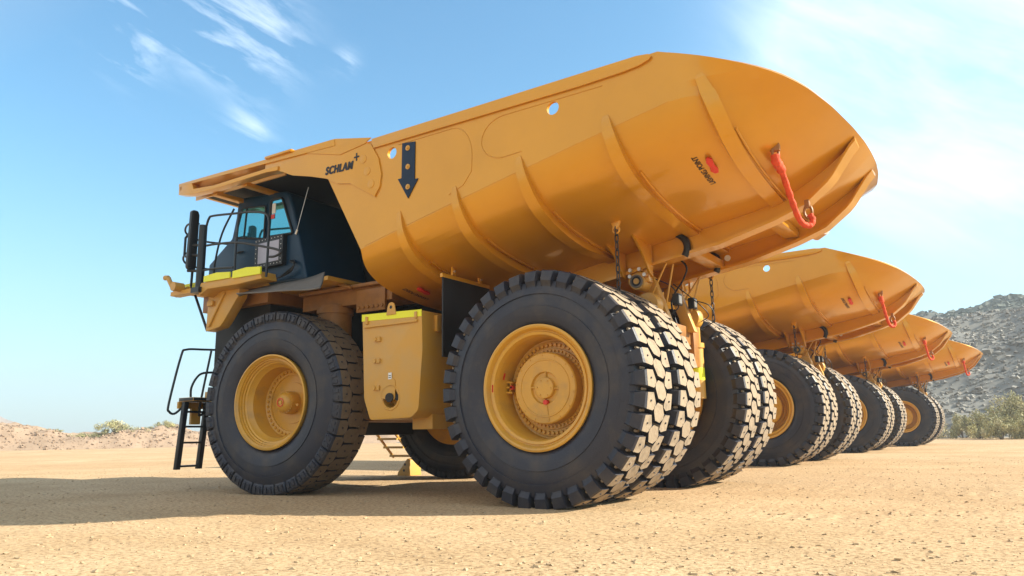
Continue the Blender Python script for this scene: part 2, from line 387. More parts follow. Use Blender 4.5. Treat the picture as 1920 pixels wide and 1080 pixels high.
def surf(u, w, off=0):
    e = .004; p = shell(u, w); a = shell(u+e, w)-shell(u-e, w); b = shell(u, min(w+e, 2))-shell(u, max(w-e, 0))
    n = a.cross(b).normalized()
    c0 = Vector((p.x, 0, p.z+1.2 if abs(p.y) < 2.9 else p.z))
    if n.dot(p-c0) < 0: n = -n
    return p+n*off, n, a.normalized(), b.normalized()
def find_w(xb, u=.2):
    lo, hi = 0, 2
    for _ in range(40):
        m = (lo+hi)/2
        if shell(u, m).x > xb: lo = m
        else: hi = m
    return lo
RIBS = [(2.05, .735, .15), (.99, .735, .15), (-.13, .74, .155), (-1.46, .755, .165), (-2.70, .79, .18)]
def find_wp(u, xb):                           # station where the tilted rib plane cuts the shell
    lo, hi = 0, 2; z0 = zfloor(xb)
    for _ in range(34):
        m = (lo+hi)/2; q = shell(u, m)
        if q.x-xb-.22*(q.z-z0) > 0: lo = m
        else: hi = m
    return lo
for xb, ut, wd in RIBS:
    mb = MB(); n = 61; rows = []; Wk = [find_wp(-ut+2*ut*i/(n-1), xb) for i in range(n)]
    for i in range(n):
        u = -ut+2*ut*i/(n-1); p, nn, a, b = surf(u, Wk[i]); b = nn.cross((surf(-ut+2*ut*min(i+1, n-1)/(n-1), Wk[min(i+1, n-1)])[0]-surf(-ut+2*ut*max(i-1, 0)/(n-1), Wk[max(i-1, 0)])[0]).normalized()); b = b if b.x < 0 else -b
        a_ = abs(u); d = .045+.08*min(1, max(0, (a_-(.42 if xb < -1 else .22))/.14))
        d *= min(1, max(0, (ut-a_)/.17))**.75; d += .006
        tw = wd*(.45+.55*min(1, max(0, (ut-a_)/.12))**.6); rows.append([p+b*(-tw/2)-nn*.01, p+b*(-tw/2)+nn*d, p+b*(tw/2)+nn*d, p+b*(tw/2)-nn*.01])
    V = [q for r in rows for q in r]; F = []
    for i in range(n-1):
        for k in range(3): F.append((i*4+k, i*4+k+1, i*4+5+k, i*4+4+k))
    F += [(0, 1, 2, 3), tuple((n-1)*4+k for k in (3, 2, 1, 0))]
    mb.add(V, F)
    # stitch-welded backing angle along the rear foot of the rib
    for i in range(8, n-9):
        mb.tube([(surf(-ut+2*ut*(i+q)/(n-1), Wk[i]*(1-q)+Wk[i+1]*q)[0]+Vector((-(wd/2+.05), 0, .01))) for q in (0, .95 if i % 3 == 0 else 1)], .016, 6)
    mb.build('rib', ['paint'], body, smooth=30)
# top rail bars with the rounded tail end, and weld beads outlining the side plates
for s in (1, -1):
    mb = MB()
    poly = [(2.85, ZR+.012), (2.80, ZR-.15), (-.9, ZR-.165), (-1.5, ZR-.15), (-1.72, ZR-.13), (-1.86, ZR-.09), (-1.90, ZR-.05), (-1.86, ZR-.01), (-1.7, ZR+.012)]
    mb.prism(poly, s*3.052, s*3.085)
    mb.build('top_rail', ['paint'], body, bevel=.006)
def bead(pts, r=.007, off=3.052):
    for s in (1, -1):
        b = MB(); b.tube([(x, s*off, z) for x, z in pts], r, 6); b.build('weld_bead', ['paint'], body, smooth=60)
def arc(cx, cz, rx, rz, a0, a1, n=10): return [(cx+rx*math.cos(math.radians(a0+(a1-a0)*i/n)), cz+rz*math.sin(math.radians(a0+(a1-a0)*i/n))) for i in range(n+1)]
bead([(2.3, 5.33), (1.35, 5.33)]+arc(1.25, 4.85, .36, .48, 90, 180)+[(.9, 4.6), (1.05, 4.42), (1.3, 4.33)])
bead([(-1.2, 5.30), (.35, 5.30)]+arc(.32, 4.98, .40, .32, 90, 0, 8)+arc(.32, 4.98, .40, .30, 0, -80, 8)+[(.05, 4.70)])
bead([(2.9, 5.50), (2.72, 5.22), (2.62, 4.9), (2.68, 4.66), (2.76, 4.56)], .006)
# long seam where the wall meets the curved tub
for s in (1, -1):
    b = MB(); b.tube([surf(s*(UC+.004), w_)[0] for w_ in np.linspace(.02, 1.0, 24)], .006, 6); b.build('weld_bead', ['paint'], body, smooth=60)
# headboard (front wall of the tub)
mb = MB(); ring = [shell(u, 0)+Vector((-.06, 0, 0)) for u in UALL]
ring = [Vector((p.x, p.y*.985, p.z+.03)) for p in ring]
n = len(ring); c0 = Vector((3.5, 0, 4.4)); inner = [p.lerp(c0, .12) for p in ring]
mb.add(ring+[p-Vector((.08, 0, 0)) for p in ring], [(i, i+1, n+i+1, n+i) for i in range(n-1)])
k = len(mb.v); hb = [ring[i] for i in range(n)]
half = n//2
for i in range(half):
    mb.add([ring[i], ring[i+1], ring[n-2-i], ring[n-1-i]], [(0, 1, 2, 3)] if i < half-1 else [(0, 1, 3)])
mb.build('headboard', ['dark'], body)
# canopy over the cab
mb = MB()
top = [(8.05, 5.86), (5.07, 5.77), (3.68, 5.74), (3.2, 5.63), (2.85, 5.55)]
poly = [(8.05, 5.86), (5.07, 5.77), (3.68, 5.74), (3.66, 5.62), (5.0, 5.68), (8.05, 5.80)]
mb.prism(poly, -3.1, 3.1)
mb.box((7.93, -3.1, 5.70), (8.02, 3.1, 5.80))                       # front lip
can = mb.build('canopy', ['paint'], body, bevel=.01)
for s in (1, -1):
    mb = MB()
    mb.prism([(8.05, 5.80), (7.6, 5.80), (6.3, 5.74), (5.25, 5.72), (4.95, 5.62), (5.02, 5.52), (6.0, 5.54), (7.0, 5.50), (7.63, 5.55), (8.03, 5.63)][::-1] if False else
             [(8.04, 5.82), (8.03, 5.63), (7.63, 5.56), (6.9, 5.53), (5.4, 5.53), (5.08, 5.50), (5.08, 5.58), (5.4, 5.60), (6.9, 5.60), (7.55, 5.66), (7.62, 5.80)], s*2.93, s*3.10)
    mb.prism([(5.45, 5.74), (5.45, 5.55), (5.08, 5.50), (4.72, 5.34), (4.25, 5.22), (3.86, 5.10), (3.60, 4.96), (3.30, 4.9), (2.76, 4.58), (2.66, 4.72), (2.63, 4.92), (2.70, 5.2), (2.86, 5.46), (3.0, 5.53), (3.6, 5.68), (5.1, 5.74)], s*3.045, s*3.075)
    mb.prism([(8.0, 5.80), (5.3, 5.73), (5.3, 5.56), (8.0, 5.60)], s*2.72, s*2.75)
    mb.prism([(5.05, 5.79), (4.9, 5.74), (4.55, 5.70), (3.55, 5.44), (3.0, 5.5), (2.85, 5.57), (3.68, 5.75)][::-1], s*3.07, s*3.087)
    mb.build('canopy_side', ['paint'], can, bevel=.005)
    for x, z in ((3.02, 5.25), (2.93, 5.03), (2.84, 4.80)):
        mb = MB(); mb.cyl((x, s*3.07, z), (x, s*3.083, z), .07, 14)
        mb.build('hole_cover', ['paint'], can, bevel=.004)
mb = MB(); mb.prism([(7.9, 5.69), (5.0, 5.60), (3.66, 5.52), (3.66, 5.56), (5.0, 5.66), (7.9, 5.76)], -2.7, 2.7); mb.build('canopy_shade_panel', ['dark'], can)  # dark panel added below the canopy, its colour painting in the shade
for x in (7.15, 6.25):
    mb = MB(); mb.box((x-.07, -2.9, 5.50), (x+.07, 2.9, 5.575)); mb.build('cross_beam', ['paint'], can, bevel=.006)
mb = MB()
for x in (5.35,): mb.prism([(5.4, 5.81), (4.7, 5.80), (4.72, 5.76), (5.4, 5.77)], 2.75, 3.14)
mb.build('lifting_pad', ['paint'], can, bevel=.006)

# longitudinal beams under the floor
BOT = [(2.9, 2.78), (1.0, 3.08), (-.3, 3.28), (-.99, 3.42), (-1.85, 3.55), (-2.63, 3.76), (-3.07, 3.92), (-3.43, 4.20), (-3.76, 4.66)]
for s in (1, -1):
    mb = MB(); xs = [p[0] for p in BOT[::-1]]; zz = [p[1] for p in BOT[::-1]]; V = []; F = []
    st = list(np.linspace(2.9, -2.5, 18))+list(np.linspace(-2.6, -3.78, 16)); n = len(st)
    for x in st:
        zb = interp(x, xs, zz)
        lo = Vector((x, s*.70, 3.0)); hit = BVH.ray_cast(Vector((x, s*.70, 2.2)), Vector((0, 0, 1)))
        zt = (hit[0].z+.03) if hit[0] else zb+.1
        t = min(1, max(0, (x+3.72)/.5)); hwid = .05
        fl = .115+.05*min(1, max(0, (-2.9-x)/.7))
        for y, z in ((-hwid, zt), (-hwid, zb+.05), (-fl, zb+.05), (-fl, zb), (fl, zb), (fl, zb+.05), (hwid, zb+.05), (hwid, zt)): V.append((x, s*.70+y, max(z, zb)))
    for i in range(n-1):
        for k in range(8): F.append((i*8+k, i*8+(k+1) % 8, (i+1)*8+(k+1) % 8, (i+1)*8+k))
    F += [tuple(range(8)), tuple((n-1)*8+k for k in range(7, -1, -1))]
    mb.add(V, F); mb.build('floor_beam', ['paint'], body, smooth=25)
    # gussets and hinge bracket
    for xx in (-.36, -.80):
        mb = MB()
        P = [(s*.78, 3.22), (s*.90, 3.26), (s*1.0, 3.38), (s*1.16, 3.54), (s*1.5, zfloor(xx)+.06), (s*.78, zfloor(xx)+.06)]
        mb.prism(P, xx-.018, xx+.018, 'x'); mb.build('gusset_plate', ['paint'], body, bevel=.006)
    mb = MB()
    mb.box((-.74, s*.70-.07, 3.16), (-.40, s*.70+.07, 3.42)); mb.box((-.74, s*.78, 3.235), (-.42, s*.82, 3.285)); mb.box((-.66, s*.78, 3.33), (-.44, s*.81, 3.38))
    hb_ = mb.build('hinge_bracket', ['paint'], body, bevel=.006)
    mb = MB(); mb.cyl((-.57, s*.84, 3.17), (-.57, s*.52, 3.17), .125, 24, mi=0)
    mb.lathe([(.10, -.02), (.10, .02), (.08, .02), (.08, -.02)], 28, (-.57, s*.85, 3.17), mi=1); mb.cyl((-.57, s*.852, 3.17), (-.57, s*.84, 3.17), .08, 24, mi=2); mb.cyl((-.57, s*.87, 3.17), (-.57, s*.84, 3.17), .045, 20, mi=0)
    mb.build('hinge_pin', ['paintd', 'flap', 'ink'], body, smooth=35)
    for x, z in ((-.47, 3.355), (-.62, 3.355), (-.46, 3.26), (-.70, 3.26)):
        mb = MB(); mb.cyl((x, s*.80, z), (x, s*.86, z), .03, 8)
        mb.build('bolt', ['steel'], body, smooth=35)
# cross beams between and beside the floor beams, with lightening holes
for xb, z in ((-2.55, 3.84), (-1.35, 3.52)):
    mb = MB(); mb.box((xb-.11, -.62, z), (xb+.11, .62, z+.12)); mb.build('floor_cross_beam', ['paint'], body, bevel=.006)
mb = MB()
for xb, z in ((-2.62, 3.98), (-1.30, 3.62)):
    for s in (1, -1):
        if s < 0: mb = MB(); mb.cyl((xb-.22, -.648, z+.06), (xb-.22, -.640, z+.06), .05, 20); mb.build('hole_liner', ['white'], body, smooth=35)
for s in (1, -1):
    mb = MB()
    pts = [(-1.12+.26*math.cos(a), s*.70+.10, 3.60+.24*math.sin(a)) for a in np.linspace(math.radians(70), math.radians(215), 12)]
    mb.tube(pts, .055, 8)
    mb.build('rubber_pad', ['ink'], body, smooth=60)
# small lugs under the tub that carry the mud flap
for y, zt, zb, x in ((2.30, 3.62, 3.33, 1.80), (1.72, 3.46, 3.28, 1.72)):
    mb = MB(); mb.prism([(y-.11, zt), (y+.11, zt), (y+.045, zt-.12), (y+.04, zb), (y-.04, zb), (y-.045, zt-.12)], x, x+.03, 'x')
    mb.cyl((x-.02, y, zb+.06), (x+.05, y, zb+.06), .022, 10, mi=1); mb.build('flap_hanger', ['paint', 'steel'], body, bevel=.003)
mb = MB(); mb.box((1.74, 1.45, 2.05), (1.765, 2.64, 3.28)); mb.build('rear_mud_flap', ['ink'], truck, bevel=.004)
mb = MB(); mb.box((1.735, 1.45, 3.24), (1.785, 2.66, 3.30)); mb.build('flap_rail', ['paint'], truck, bevel=.004)

# lettering, arrow board, lashing lugs
def text_mesh(txt, size, shear=0, offset=0, sx=1):
    c = bpy.data.curves.new('lettering', 'FONT'); c.body = txt; c.size = size; c.shear = shear; c.offset = offset; c.extrude = 0; c.space_character = 1.16 if size > .15 else 1
    c.align_x = 'LEFT'; o = bpy.data.objects.new('lettering', c); COL.objects.link(o); bpy.context.view_layer.update()
    me = bpy.data.meshes.new_from_object(o.evaluated_get(bpy.context.evaluated_depsgraph_get())); bpy.data.objects.remove(o)
    for v in me.vertices: v.co.x *= sx
    return me
def put_text(me, org, ex, ez, m, parent, drape=False):
    nrm = Vector(ex).cross(Vector(ez)); nrm.normalize()
    for v in me.vertices:
        p = Vector(org)+Vector(ex)*v.co.x+Vector(ez)*v.co.y
        if drape:
            h = BVH.ray_cast(p+nrm*.5, -nrm)
            if h[0] is not None: p = h[0]+nrm*.006
        v.co = p+nrm*v.co.z
    me.materials.clear(); me.materials.append(M[m]); o = bpy.data.objects.new('lettering', me); COL.objects.link(o); o.parent = parent; return o
def logo(y, sgn):
    big = bmesh.new()                               # heavy italic capitals: three strokes side by side
    for q, (dx, dz) in enumerate(((0, 0), (.011, .004), (.022, 0), (.011, -.006))):
        t_ = text_mesh('SCHLAM', .185, .22, .0035, .80)
        for v in t_.vertices: v.co = (v.co.x+dx, v.co.y+dz, .0006*q)
        big.from_mesh(t_)
    me_ = bpy.data.meshes.new('lettering'); big.to_mesh(me_); big.free()
    o = put_text(me_, (3.895 if sgn > 0 else 3.16, y, 5.168), (-sgn, 0, -.04*sgn), (0, 0, 1), 'ink', can)
    mb = MB(); x = 3.17 if sgn > 0 else 3.87
    mb.box((x-.012, y-.003, 5.255), (x+.012, y+.003, 5.385)); mb.box((x-.055, y-.004, 5.308), (x+.055, y+.004, 5.332)); mb.build('plus_mark', ['ink'], o)
logo(3.079, 1); logo(-3.079, -1)
mb = MB()
mb.prism([(2.21, 5.325), (1.95, 5.295), (1.955, 4.70), (1.885, 4.695), (2.08, 4.42), (2.29, 4.765), (2.215, 4.765)], 3.052, 3.066)
arr = mb.build('arrow_board', ['navy'], body, bevel=.002)
for x, z in ((2.09, 5.22), (2.085, 4.92), (2.08, 4.60)):
    mb = MB()
    mb.cyl((x, 3.066, z), (x, 3.076, z), .042, 18); mb.cyl((x, 3.076, z), (x, 3.095, z), .02, 6)
    mb.build('bolt', ['paintd'], arr, smooth=35)
def lash(w, u, txt_off, flip):
    p, n_, a, b = surf(u, w)
    au = a if a.z < 0 else -a                       # down the wall
    ex = -au if flip else au
    ez = n_.cross(ex).normalized()
    put_text(text_mesh('LASHING POINT', .098, 0, .002, .86), p-ex*.40+ez*txt_off, ex, ez, 'ink', body, True)
    mb = MB(); q = p-ez*.02*0
    c0 = p+n_*.02
    P = [(-.16, .035), (-.10, .06), (.02, .05), (.08, .075), (.16, .04), (.17, -.02), (.10, -.045), (.02, -.03), (-.12, -.05), (-.17, -.01)]
    t0, t1 = -ex, ez
    lo = [c0+t0*i*.9+t1*(j*.8+.02) for i, j in P]; hi = [v+n_*.035 for v in lo]; m = len(P)
    mb.add(lo+hi, [tuple(range(m-1, -1, -1)), tuple(range(m, 2*m))]+[(i, (i+1) % m, m+(i+1) % m, m+i) for i in range(m)])
    mb.build('lashing_lug', ['red'], body, bevel=.009)
def find_uw(pt):
    best = min(((shell(u, w_)-Vector(pt)).length, u, w_) for u in np.linspace(.05, .98, 60) for w_ in np.linspace(0, 2, 90)); return best[1], best[2]
def ray_px(u, v):
    h = BVH.ray_cast(CAMP, pxdir(u, v)); return h[0]
for (uu, vv, fl, to) in ((1338, 300, True, .13), (803, 541, True, .22)):
    p = ray_px(uu, vv)
    if p: u, w_ = find_uw(p); lash(w_, u, to, fl)
# chain hung in the gap of the duals, each side
for s in (1, -1):
    mb = MB(); h = BVH.ray_cast(Vector((-.79, s*1.95, 2.5)), Vector((0, 0, 1))); zt = h[0].z if h[0] else 4.0
    z = zt-.12; k = 0
    while z > 2.55:
        pts = []
        for i in range(14):
            w_ = 2*PI*i/14; a, b = .022*math.cos(w_), .048*math.sin(w_)
            b += .02 if math.sin(w_) > 0 else -.02
            pts.append((-.79+(a if k % 2 else .3*a), s*1.95+(0 if k % 2 else a), z+b))
        mb.tube(pts, .0105, 6, closed=True); z -= .108; k += 1
    ch = mb.build('chain', ['chain'], truck, smooth=60)
    mb = MB(); mb.prism([(-.87, zt+.05), (-.71, zt+.05), (-.74, zt-.06), (-.77, zt-.10), (-.81, zt-.10), (-.84, zt-.06)], s*1.95-.02, s*1.95+.02)
    mb.tube([(-.79+.05*math.cos(a), s*1.95, zt-.10+.06*math.sin(a)) for a in np.linspace(0, 2*PI, 16)[:-1]], .016, 6, closed=True)
    mb.build('chain_lug', ['paint'], body, bevel=.004)
    mb = MB(); mb.box((-.86, s*1.95-.05, 1.75), (-.72, s*1.95+.05, 2.6)); mb.build('rock_ejector', ['rust'], truck, bevel=.01)
# body safety sling in an orange sleeve
ps = ray_px(1453, 278) or Vector((-2.96, 1.75, 4.48))
mb = MB()
pts = [ps+Vector((0, .02, -.10)), ps+Vector((-.0, -.01, -.18)), Vector((-2.98, 1.62, 4.22)), Vector((-2.99, 1.42, 4.05)), Vector((-3.0, 1.22, 3.87)), Vector((-3.02, 1.05, 3.70)), Vector((-3.06, .93, 3.62)), Vector((-3.12, .83, 3.62)), Vector((-3.15, .79, 3.70)), Vector((-3.12, .79, 3.78))]
def smooth_path(P, n):
    P = [Vector(p) for p in P]; out = []
    for i in range(len(P)-1):
        p0, p1, p2, p3 = P[max(i-1, 0)], P[i], P[i+1], P[min(i+2, len(P)-1)]
        for k in range(n):
            f = k/n; out.append(.5*(2*p1+(p2-p0)*f+(2*p0-5*p1+4*p2-p3)*f*f+(3*p1-p0-3*p2+p3)*f**3))
    return out+[P[-1]]
sp = smooth_path(pts, 6); nn = len(sp)
rad = [(.056 if i < nn*.25 else .039)*(1+.10*math.sin(i*1.57)+.05*math.sin(i*4.3)) for i in range(nn)]
mb.tube(sp, rad, 12); sl = mb.build('safety_sling', ['sling'], truck, smooth=70)
mb = MB(); mb.tube([ps+Vector((.03*math.cos(a), .03*math.cos(a), -.06+.09*math.sin(a))) for a in np.linspace(0, 2*PI, 16)[:-1]], .018, 6, closed=True)
mb.box(ps+Vector((-.06, -.03, -.04)), ps+Vector((.06, .03, .08))); mb.build('shackle', ['rust'], sl, bevel=.004)
mb = MB(); mb.tube([Vector((-3.10+.05*math.cos(a), .79, 3.82+.09*math.sin(a))) for a in np.linspace(0, 2*PI, 16)[:-1]], .02, 6, closed=True)
mb.box((-3.13, .74, 3.88), (-3.07, .84, 3.98)); mb.build('shackle', ['rust'], sl, bevel=.004)
#SPLIT
# ---- chassis, axles, struts ---------------------------------------------
mb = MB()
for s in (1, -1): mb.box((-.9, s*.70-.14, 1.95), (7.3, s*.70+.14, 2.62))
mb.box((2.6, -.9, 1.75), (4.0, .9, 2.3)); mb.box((-.85, -.7, 2.3), (-.55, .7, 2.6)); mb.box((4.6, -1.2, 1.5), (6.2, 1.2, 2.5))
ch = mb.build('chassis_frame', ['rust'], truck, bevel=.02)
mb = MB(); mb.lathe([(0, -1.5), (.42, -1.5), (.48, -.9), (.62, -.5), (.66, 0), (.62, .5), (.48, .9), (.42, 1.5), (0, 1.5)], 40, (0, 0, RAD)); mb.cyl((.3, 0, RAD), (2.6, 0, 2.0), .32, 24)
mb.build('rear_axle', ['paintd'], ch, smooth=35)
mb = MB(); mb.cyl((WB, -1.95, RAD), (WB, 1.95, RAD), .24, 24); mb.box((WB-.3, -.9, 1.2), (WB+.3, .9, 1.9)); mb.build('front_axle', ['rust'], ch, bevel=.02)
for s in (1, -1):
    mb = MB(); x, y = -.80, s*.86
    mb.cyl((x, y, 1.45), (x, y, 2.30), .135, 24, mi=0); mb.cyl((x, y, 2.28), (x, y, 2.36), .155, 24, mi=0); mb.cyl((x, y, 1.75), (x, y, 1.95), .137, 24, mi=1)
    mb.cyl((x, y, 2.36), (x, y, 2.62), .10, 24, mi=0)
    mb.lathe([(0, -.11), (.17, -.11), (.185, -.08), (.185, .08), (.17, .11), (0, .11)], 28, (x+.03, y, 2.78), mi=0)
    mb.cyl((x+.03, y+.10, 2.78), (x+.03, y+.125, 2.78), .06, 16, mi=2)
    mb.build('rear_suspension_cylinder', ['paintd', 'lime', 'steel'], truck, smooth=35)
    # frame horn rising behind the axle with two thin stays
    mb = MB(); mb.prism([(-.98, 2.5), (-.80, 2.5), (-.58, 3.14), (-.62, 3.30), (-.72, 3.28)], s*.42, s*.56)
    mb.build('frame_horn', ['paintd'], ch, bevel=.015)
    mb = MB(); mb.tube([(-1.0, s*.70, 3.42), (-.72, s*.62, 3.0)], .016, 6); mb.tube([(-1.06, s*.58, 3.42), (-.9, s*.52, 2.85)], .016, 6); mb.build('frame_stay', ['paintd'], ch, smooth=60)
    mb = MB(); mb.cyl((2.7, s*1.05, 1.8), (1.6, s*1.05, 2.55), .15, 20); mb.cyl((1.6, s*1.05, 2.55), (.75, s*1.0, 3.2), .09, 20); mb.build('hoist_cylinder', ['paintd'], truck, smooth=35)
for k, P in enumerate([[(-.72, .5, 3.25), (-.95, .35, 3.1), (-1.0, .3, 2.8), (-.8, .4, 2.65)], [(-.7, -.3, 3.3), (-1.0, -.5, 3.0), (-1.12, -.72, 2.8), (-.95, -.85, 2.72)], [(-.85, .1, 3.72), (-1.05, 0, 3.5), (-.95, -.1, 3.3), (-.7, -.2, 3.0), (-.8, -.1, 2.6)], [(-.72, -.75, 3.1), (-1.05, -.95, 3.0), (-1.1, -1.05, 2.75), (-.9, -1.0, 2.62)]]):
    mb = MB(); mb.tube(smooth_path(P, 7), .016 if k == 2 else .009, 6); mb.build('hose', ['ink'], truck, smooth=60)
for loc in ((-.92, -.55, 2.98), (-.98, .28, 2.92)):
    mb = MB(); x, y, z = loc; mb.box((x-.05, y-.08, z-.09), (x+.05, y+.08, z+.09), 0); mb.box((x-.056, y-.06, z-.07), (x-.05, y+.06, z+.07), 1); mb.build('rear_lamp', ['black', 'white'], truck, bevel=.008)
# ---- front: deck, fender, bracket ----------------------------------------
mb = MB()
mb.box((6.2, -2.75, 3.72), (8.25, 2.75, 3.80)); mb.box((4.6, -2.3, 3.62), (6.2, 2.3, 3.70))
mb.prism([(5.55, 3.66), (6.25, 3.64), (7.1, 3.66), (7.35, 3.56), (7.4, 3.72), (7.3, 3.80), (5.6, 3.80)], 2.62, 2.96)
dk = mb.build('deck', ['paintd'], truck, bevel=.012)
for x0, x1, z0, z1 in ((6.42, 7.20, 3.80, 3.89), (5.56, 6.34, 3.76, 3.87)):
    mb = MB(); mb.prism([(x0, z0-.02), (x0, z1), ((x0+x1)/2, z1+.04), (x1, z1+.02), (x1, z0)], 2.955, 2.985); mb.build('reflective_strip', ['lime'], dk)
mb = MB(); mb.box((7.55, 2.75, 3.79), (8.2, 2.775, 3.90)); mb.build('reflective_strip', ['lime'], dk)
mb = MB(); mb.box((6.2, -2.74, 3.40), (8.2, 2.3, 3.72)); mb.box((3.5, 1.25, 3.22), (5.75, 1.85, 3.50)); mb.box((3.5, 1.15, 3.50), (5.75, 1.95, 3.56)); mb.box((3.62, 1.84, 3.05), (4.3, 1.9, 3.45))
for i in range(6): mb.cyl((3.68+.11*i, 1.9, 3.13), (3.68+.11*i, 1.925, 3.13), .035, 10)
mb.tube([(4.75, 1.9, 3.62), (4.35, 1.98, 3.50)], .035, 6)
mb.build('deck_support', ['rust'], dk, bevel=.012)
mb = MB(); mb.prism([(7.50, 3.72), (6.55, 3.66), (6.60, 3.5), (6.98, 3.08), (7.10, 2.98), (7.52, 2.93)], 2.45, 2.66); mb.prism([(7.05, 3.62), (6.95, 3.62), (7.38, 3.0), (7.46, 3.0)], 2.655, 2.70)
mb.box((7.28, 2.66, 3.40), (7.46, 2.72, 3.50)); mb.build('front_bracket', ['paintd'], truck, bevel=.02)
mb = MB(); mb.tube([(8.0, 2.62, 3.70), (7.53, 2.62, 2.95)], .025, 8); mb.build('brace_strut', ['black'], truck, smooth=60)
mb = MB(); mb.box((6.3, -2.2, .95), (7.95, 2.15, 3.42)); mb.box((4.2, -1.2, 2.4), (6.5, 1.2, 3.5)); mb.box((3.9, -1.9, 3.3), (6.2, .7, 5.1)); mb.build('engine_shade_block', ['dark'], truck, bevel=.03)  # engine bulk plus a block added behind the cab, near-black for the shade
mb = MB(); mb.cyl((4.98, 1.75, 2.2), (4.98, 1.75, 3.25), .30, 28); mb.cyl((4.98, 1.75, 3.10), (4.98, 1.75, 3.2), .33, 28); mb.build('front_suspension_cylinder', ['rust'], truck, smooth=35)
# grey rubber sheet over the front wheel
A = [Vector((6.45, 2.78, 3.51)), Vector((6.1, 3.02, 3.44)), Vector((5.4, 3.10, 3.36)), Vector((4.7, 3.10, 3.31)), Vector((4.22, 3.06, 3.27)), Vector((4.02, 2.98, 3.29))]
B = [Vector((6.4, 2.70, 3.53)), Vector((6.0, 2.66, 3.58)), Vector((5.5, 2.62, 3.60)), Vector((5.0, 2.6, 3.60)), Vector((4.7, 2.55, 3.64)), Vector((4.45, 2.5, 3.70))]
mb = MB(); V = []; F = []; n = 6
A2, B2 = smooth_path(A, 4), smooth_path(B, 4); n = len(A2)
for i in range(n):
    for t in np.linspace(0, 1, 6):
        p = A2[i].lerp(B2[i], t); p.z -= .05*math.sin(PI*t); V.append(p)
for i in range(n-1):
    for k in range(5): F.append((i*6+k, i*6+k+1, (i+1)*6+k+1, (i+1)*6+k))
mb.add(V, F); fl = mb.build('front_mud_flap', ['flap'], truck, smooth=60)
md = fl.modifiers.new('s', 'SOLIDIFY'); md.thickness = .018; bake(fl)
# bent lamp bracket on the deck corner
mb = MB(); mb.tube([(8.15, 2.85, 3.72), (8.22, 2.95, 3.80), (8.28, 3.0, 3.95), (8.33, 3.0, 4.02)], .045, 8); mb.tube([(8.33, 3.0, 4.02), (8.42, 3.02, 4.03)], .05, 8); mb.box((7.6, 2.75, 3.66), (8.3, 2.95, 3.74)); mb.cyl((8.0, 2.9, 3.80), (8.0, 3.1, 3.80), .09, 14)
mb.cyl((7.95, 2.8, 3.78), (8.35, 2.8, 3.72), .06, 12); mb.build('lamp_bracket', ['paintd'], dk, smooth=40)
# ---- cab ---------------------------------------------------------------
CY = 2.3
mb = MB()
mb.prism([(5.15, 3.74), (5.48, 4.78), (5.62, 5.20), (5.74, 5.44), (5.86, 5.50), (7.16, 5.61), (7.26, 5.58), (7.30, 5.22), (7.40, 4.82), (8.1, 4.38), (8.12, 3.80), (5.2, 3.70)], .75, CY)
cab = mb.build('cab', ['cab'], truck, bevel=.05, seg=3)
mb = MB(); mb.prism([(6.34, 4.02), (6.34, 5.34), (7.17, 5.44), (7.28, 4.86), (7.3, 4.15)], CY, CY+.02); door = mb.build('door', ['cab'], cab, bevel=.012)
def frame(poly, y, wd, m, name, parent, glass='glass', gname='pane'):
    c = np.mean(poly, axis=0); f = MB(); n = len(poly)
    P3 = [(a, y+.012, b) for a, b in poly]
    f.tube(P3, wd, 8, closed=True); fo = f.build(name, [m], parent, smooth=60)
    g = MB(); g.prism(poly, y-.002, y+.008); g.build(gname, [glass], fo); return fo
def rnd(poly, r=.06, n=4):
    out = []; N_ = len(poly)
    for i in range(N_):
        p, q, s = (np.array(poly[k]) for k in ((i-1) % N_, i, (i+1) % N_))
        a = q+(p-q)/np.linalg.norm(p-q)*r; b = q+(s-q)/np.linalg.norm(s-q)*r
        for k in range(n+1):
            t = k/n; out.append(tuple(a*(1-t)**2+2*q*t*(1-t)+b*t*t))
    return out
frame(rnd([(6.36, 4.64), (6.35, 5.29), (7.06, 5.37), (7.25, 4.80)], .05), CY+.02, .018, 'ink', 'window', door)
frame(rnd([(5.56, 4.62), (5.90, 5.37), (6.22, 5.38), (6.26, 4.66)], .06), CY, .026, 'ink', 'window', cab)
mb = MB(); mb.tube([(6.97, CY+.035, 4.73), (6.92, CY+.035, 5.35)], .014, 6); mb.build('window_bar', ['ink'], door, smooth=60)
mb = MB(); mb.box((6.08, CY+.012, 5.10), (6.18, CY+.016, 5.30), 0); mb.box((6.10, CY+.012, 5.0), (6.2, CY+.0165, 5.085), 1); mb.build('sticker', ['white', 'red'], cab)
mb = MB(); mb.tube([(7.14, CY+.02, 4.48), (7.14, CY+.07, 4.47), (6.98, CY+.07, 4.47), (6.98, CY+.02, 4.48)], .016, 6); mb.build('door_handle', ['ink'], door, smooth=60)
mb = MB(); V = [(7.27, .95, 5.45), (7.27, 2.1, 5.45), (7.42, 2.1, 4.86), (7.42, .95, 4.86)]; mb.add([(x+.012, y, z) for x, y, z in V]+[(x-.01, y, z) for x, y, z in V], [(0, 1, 2, 3), (7, 6, 5, 4), (0, 4, 5, 1), (1, 5, 6, 2), (2, 6, 7, 3), (3, 7, 4, 0)]); mb.build('windscreen', ['glass'], cab)
mb = MB(); mb.box((5.72, CY+.0, 4.05), (6.52, CY+.10, 4.62), 0); mb.box((5.82, CY+.10, 4.13), (6.42, CY+.105, 4.53), 1)
for i in range(9):
    for z in (4.09, 4.58): mb.box((5.75+.09*i, CY+.10, z-.012), (5.775+.09*i, CY+.108, z+.012), 2)
for i in range(5):
    for x in (5.765, 6.475): mb.box((x-.012, CY+.10, 4.15+.09*i), (x+.012, CY+.108, 4.175+.09*i), 2)
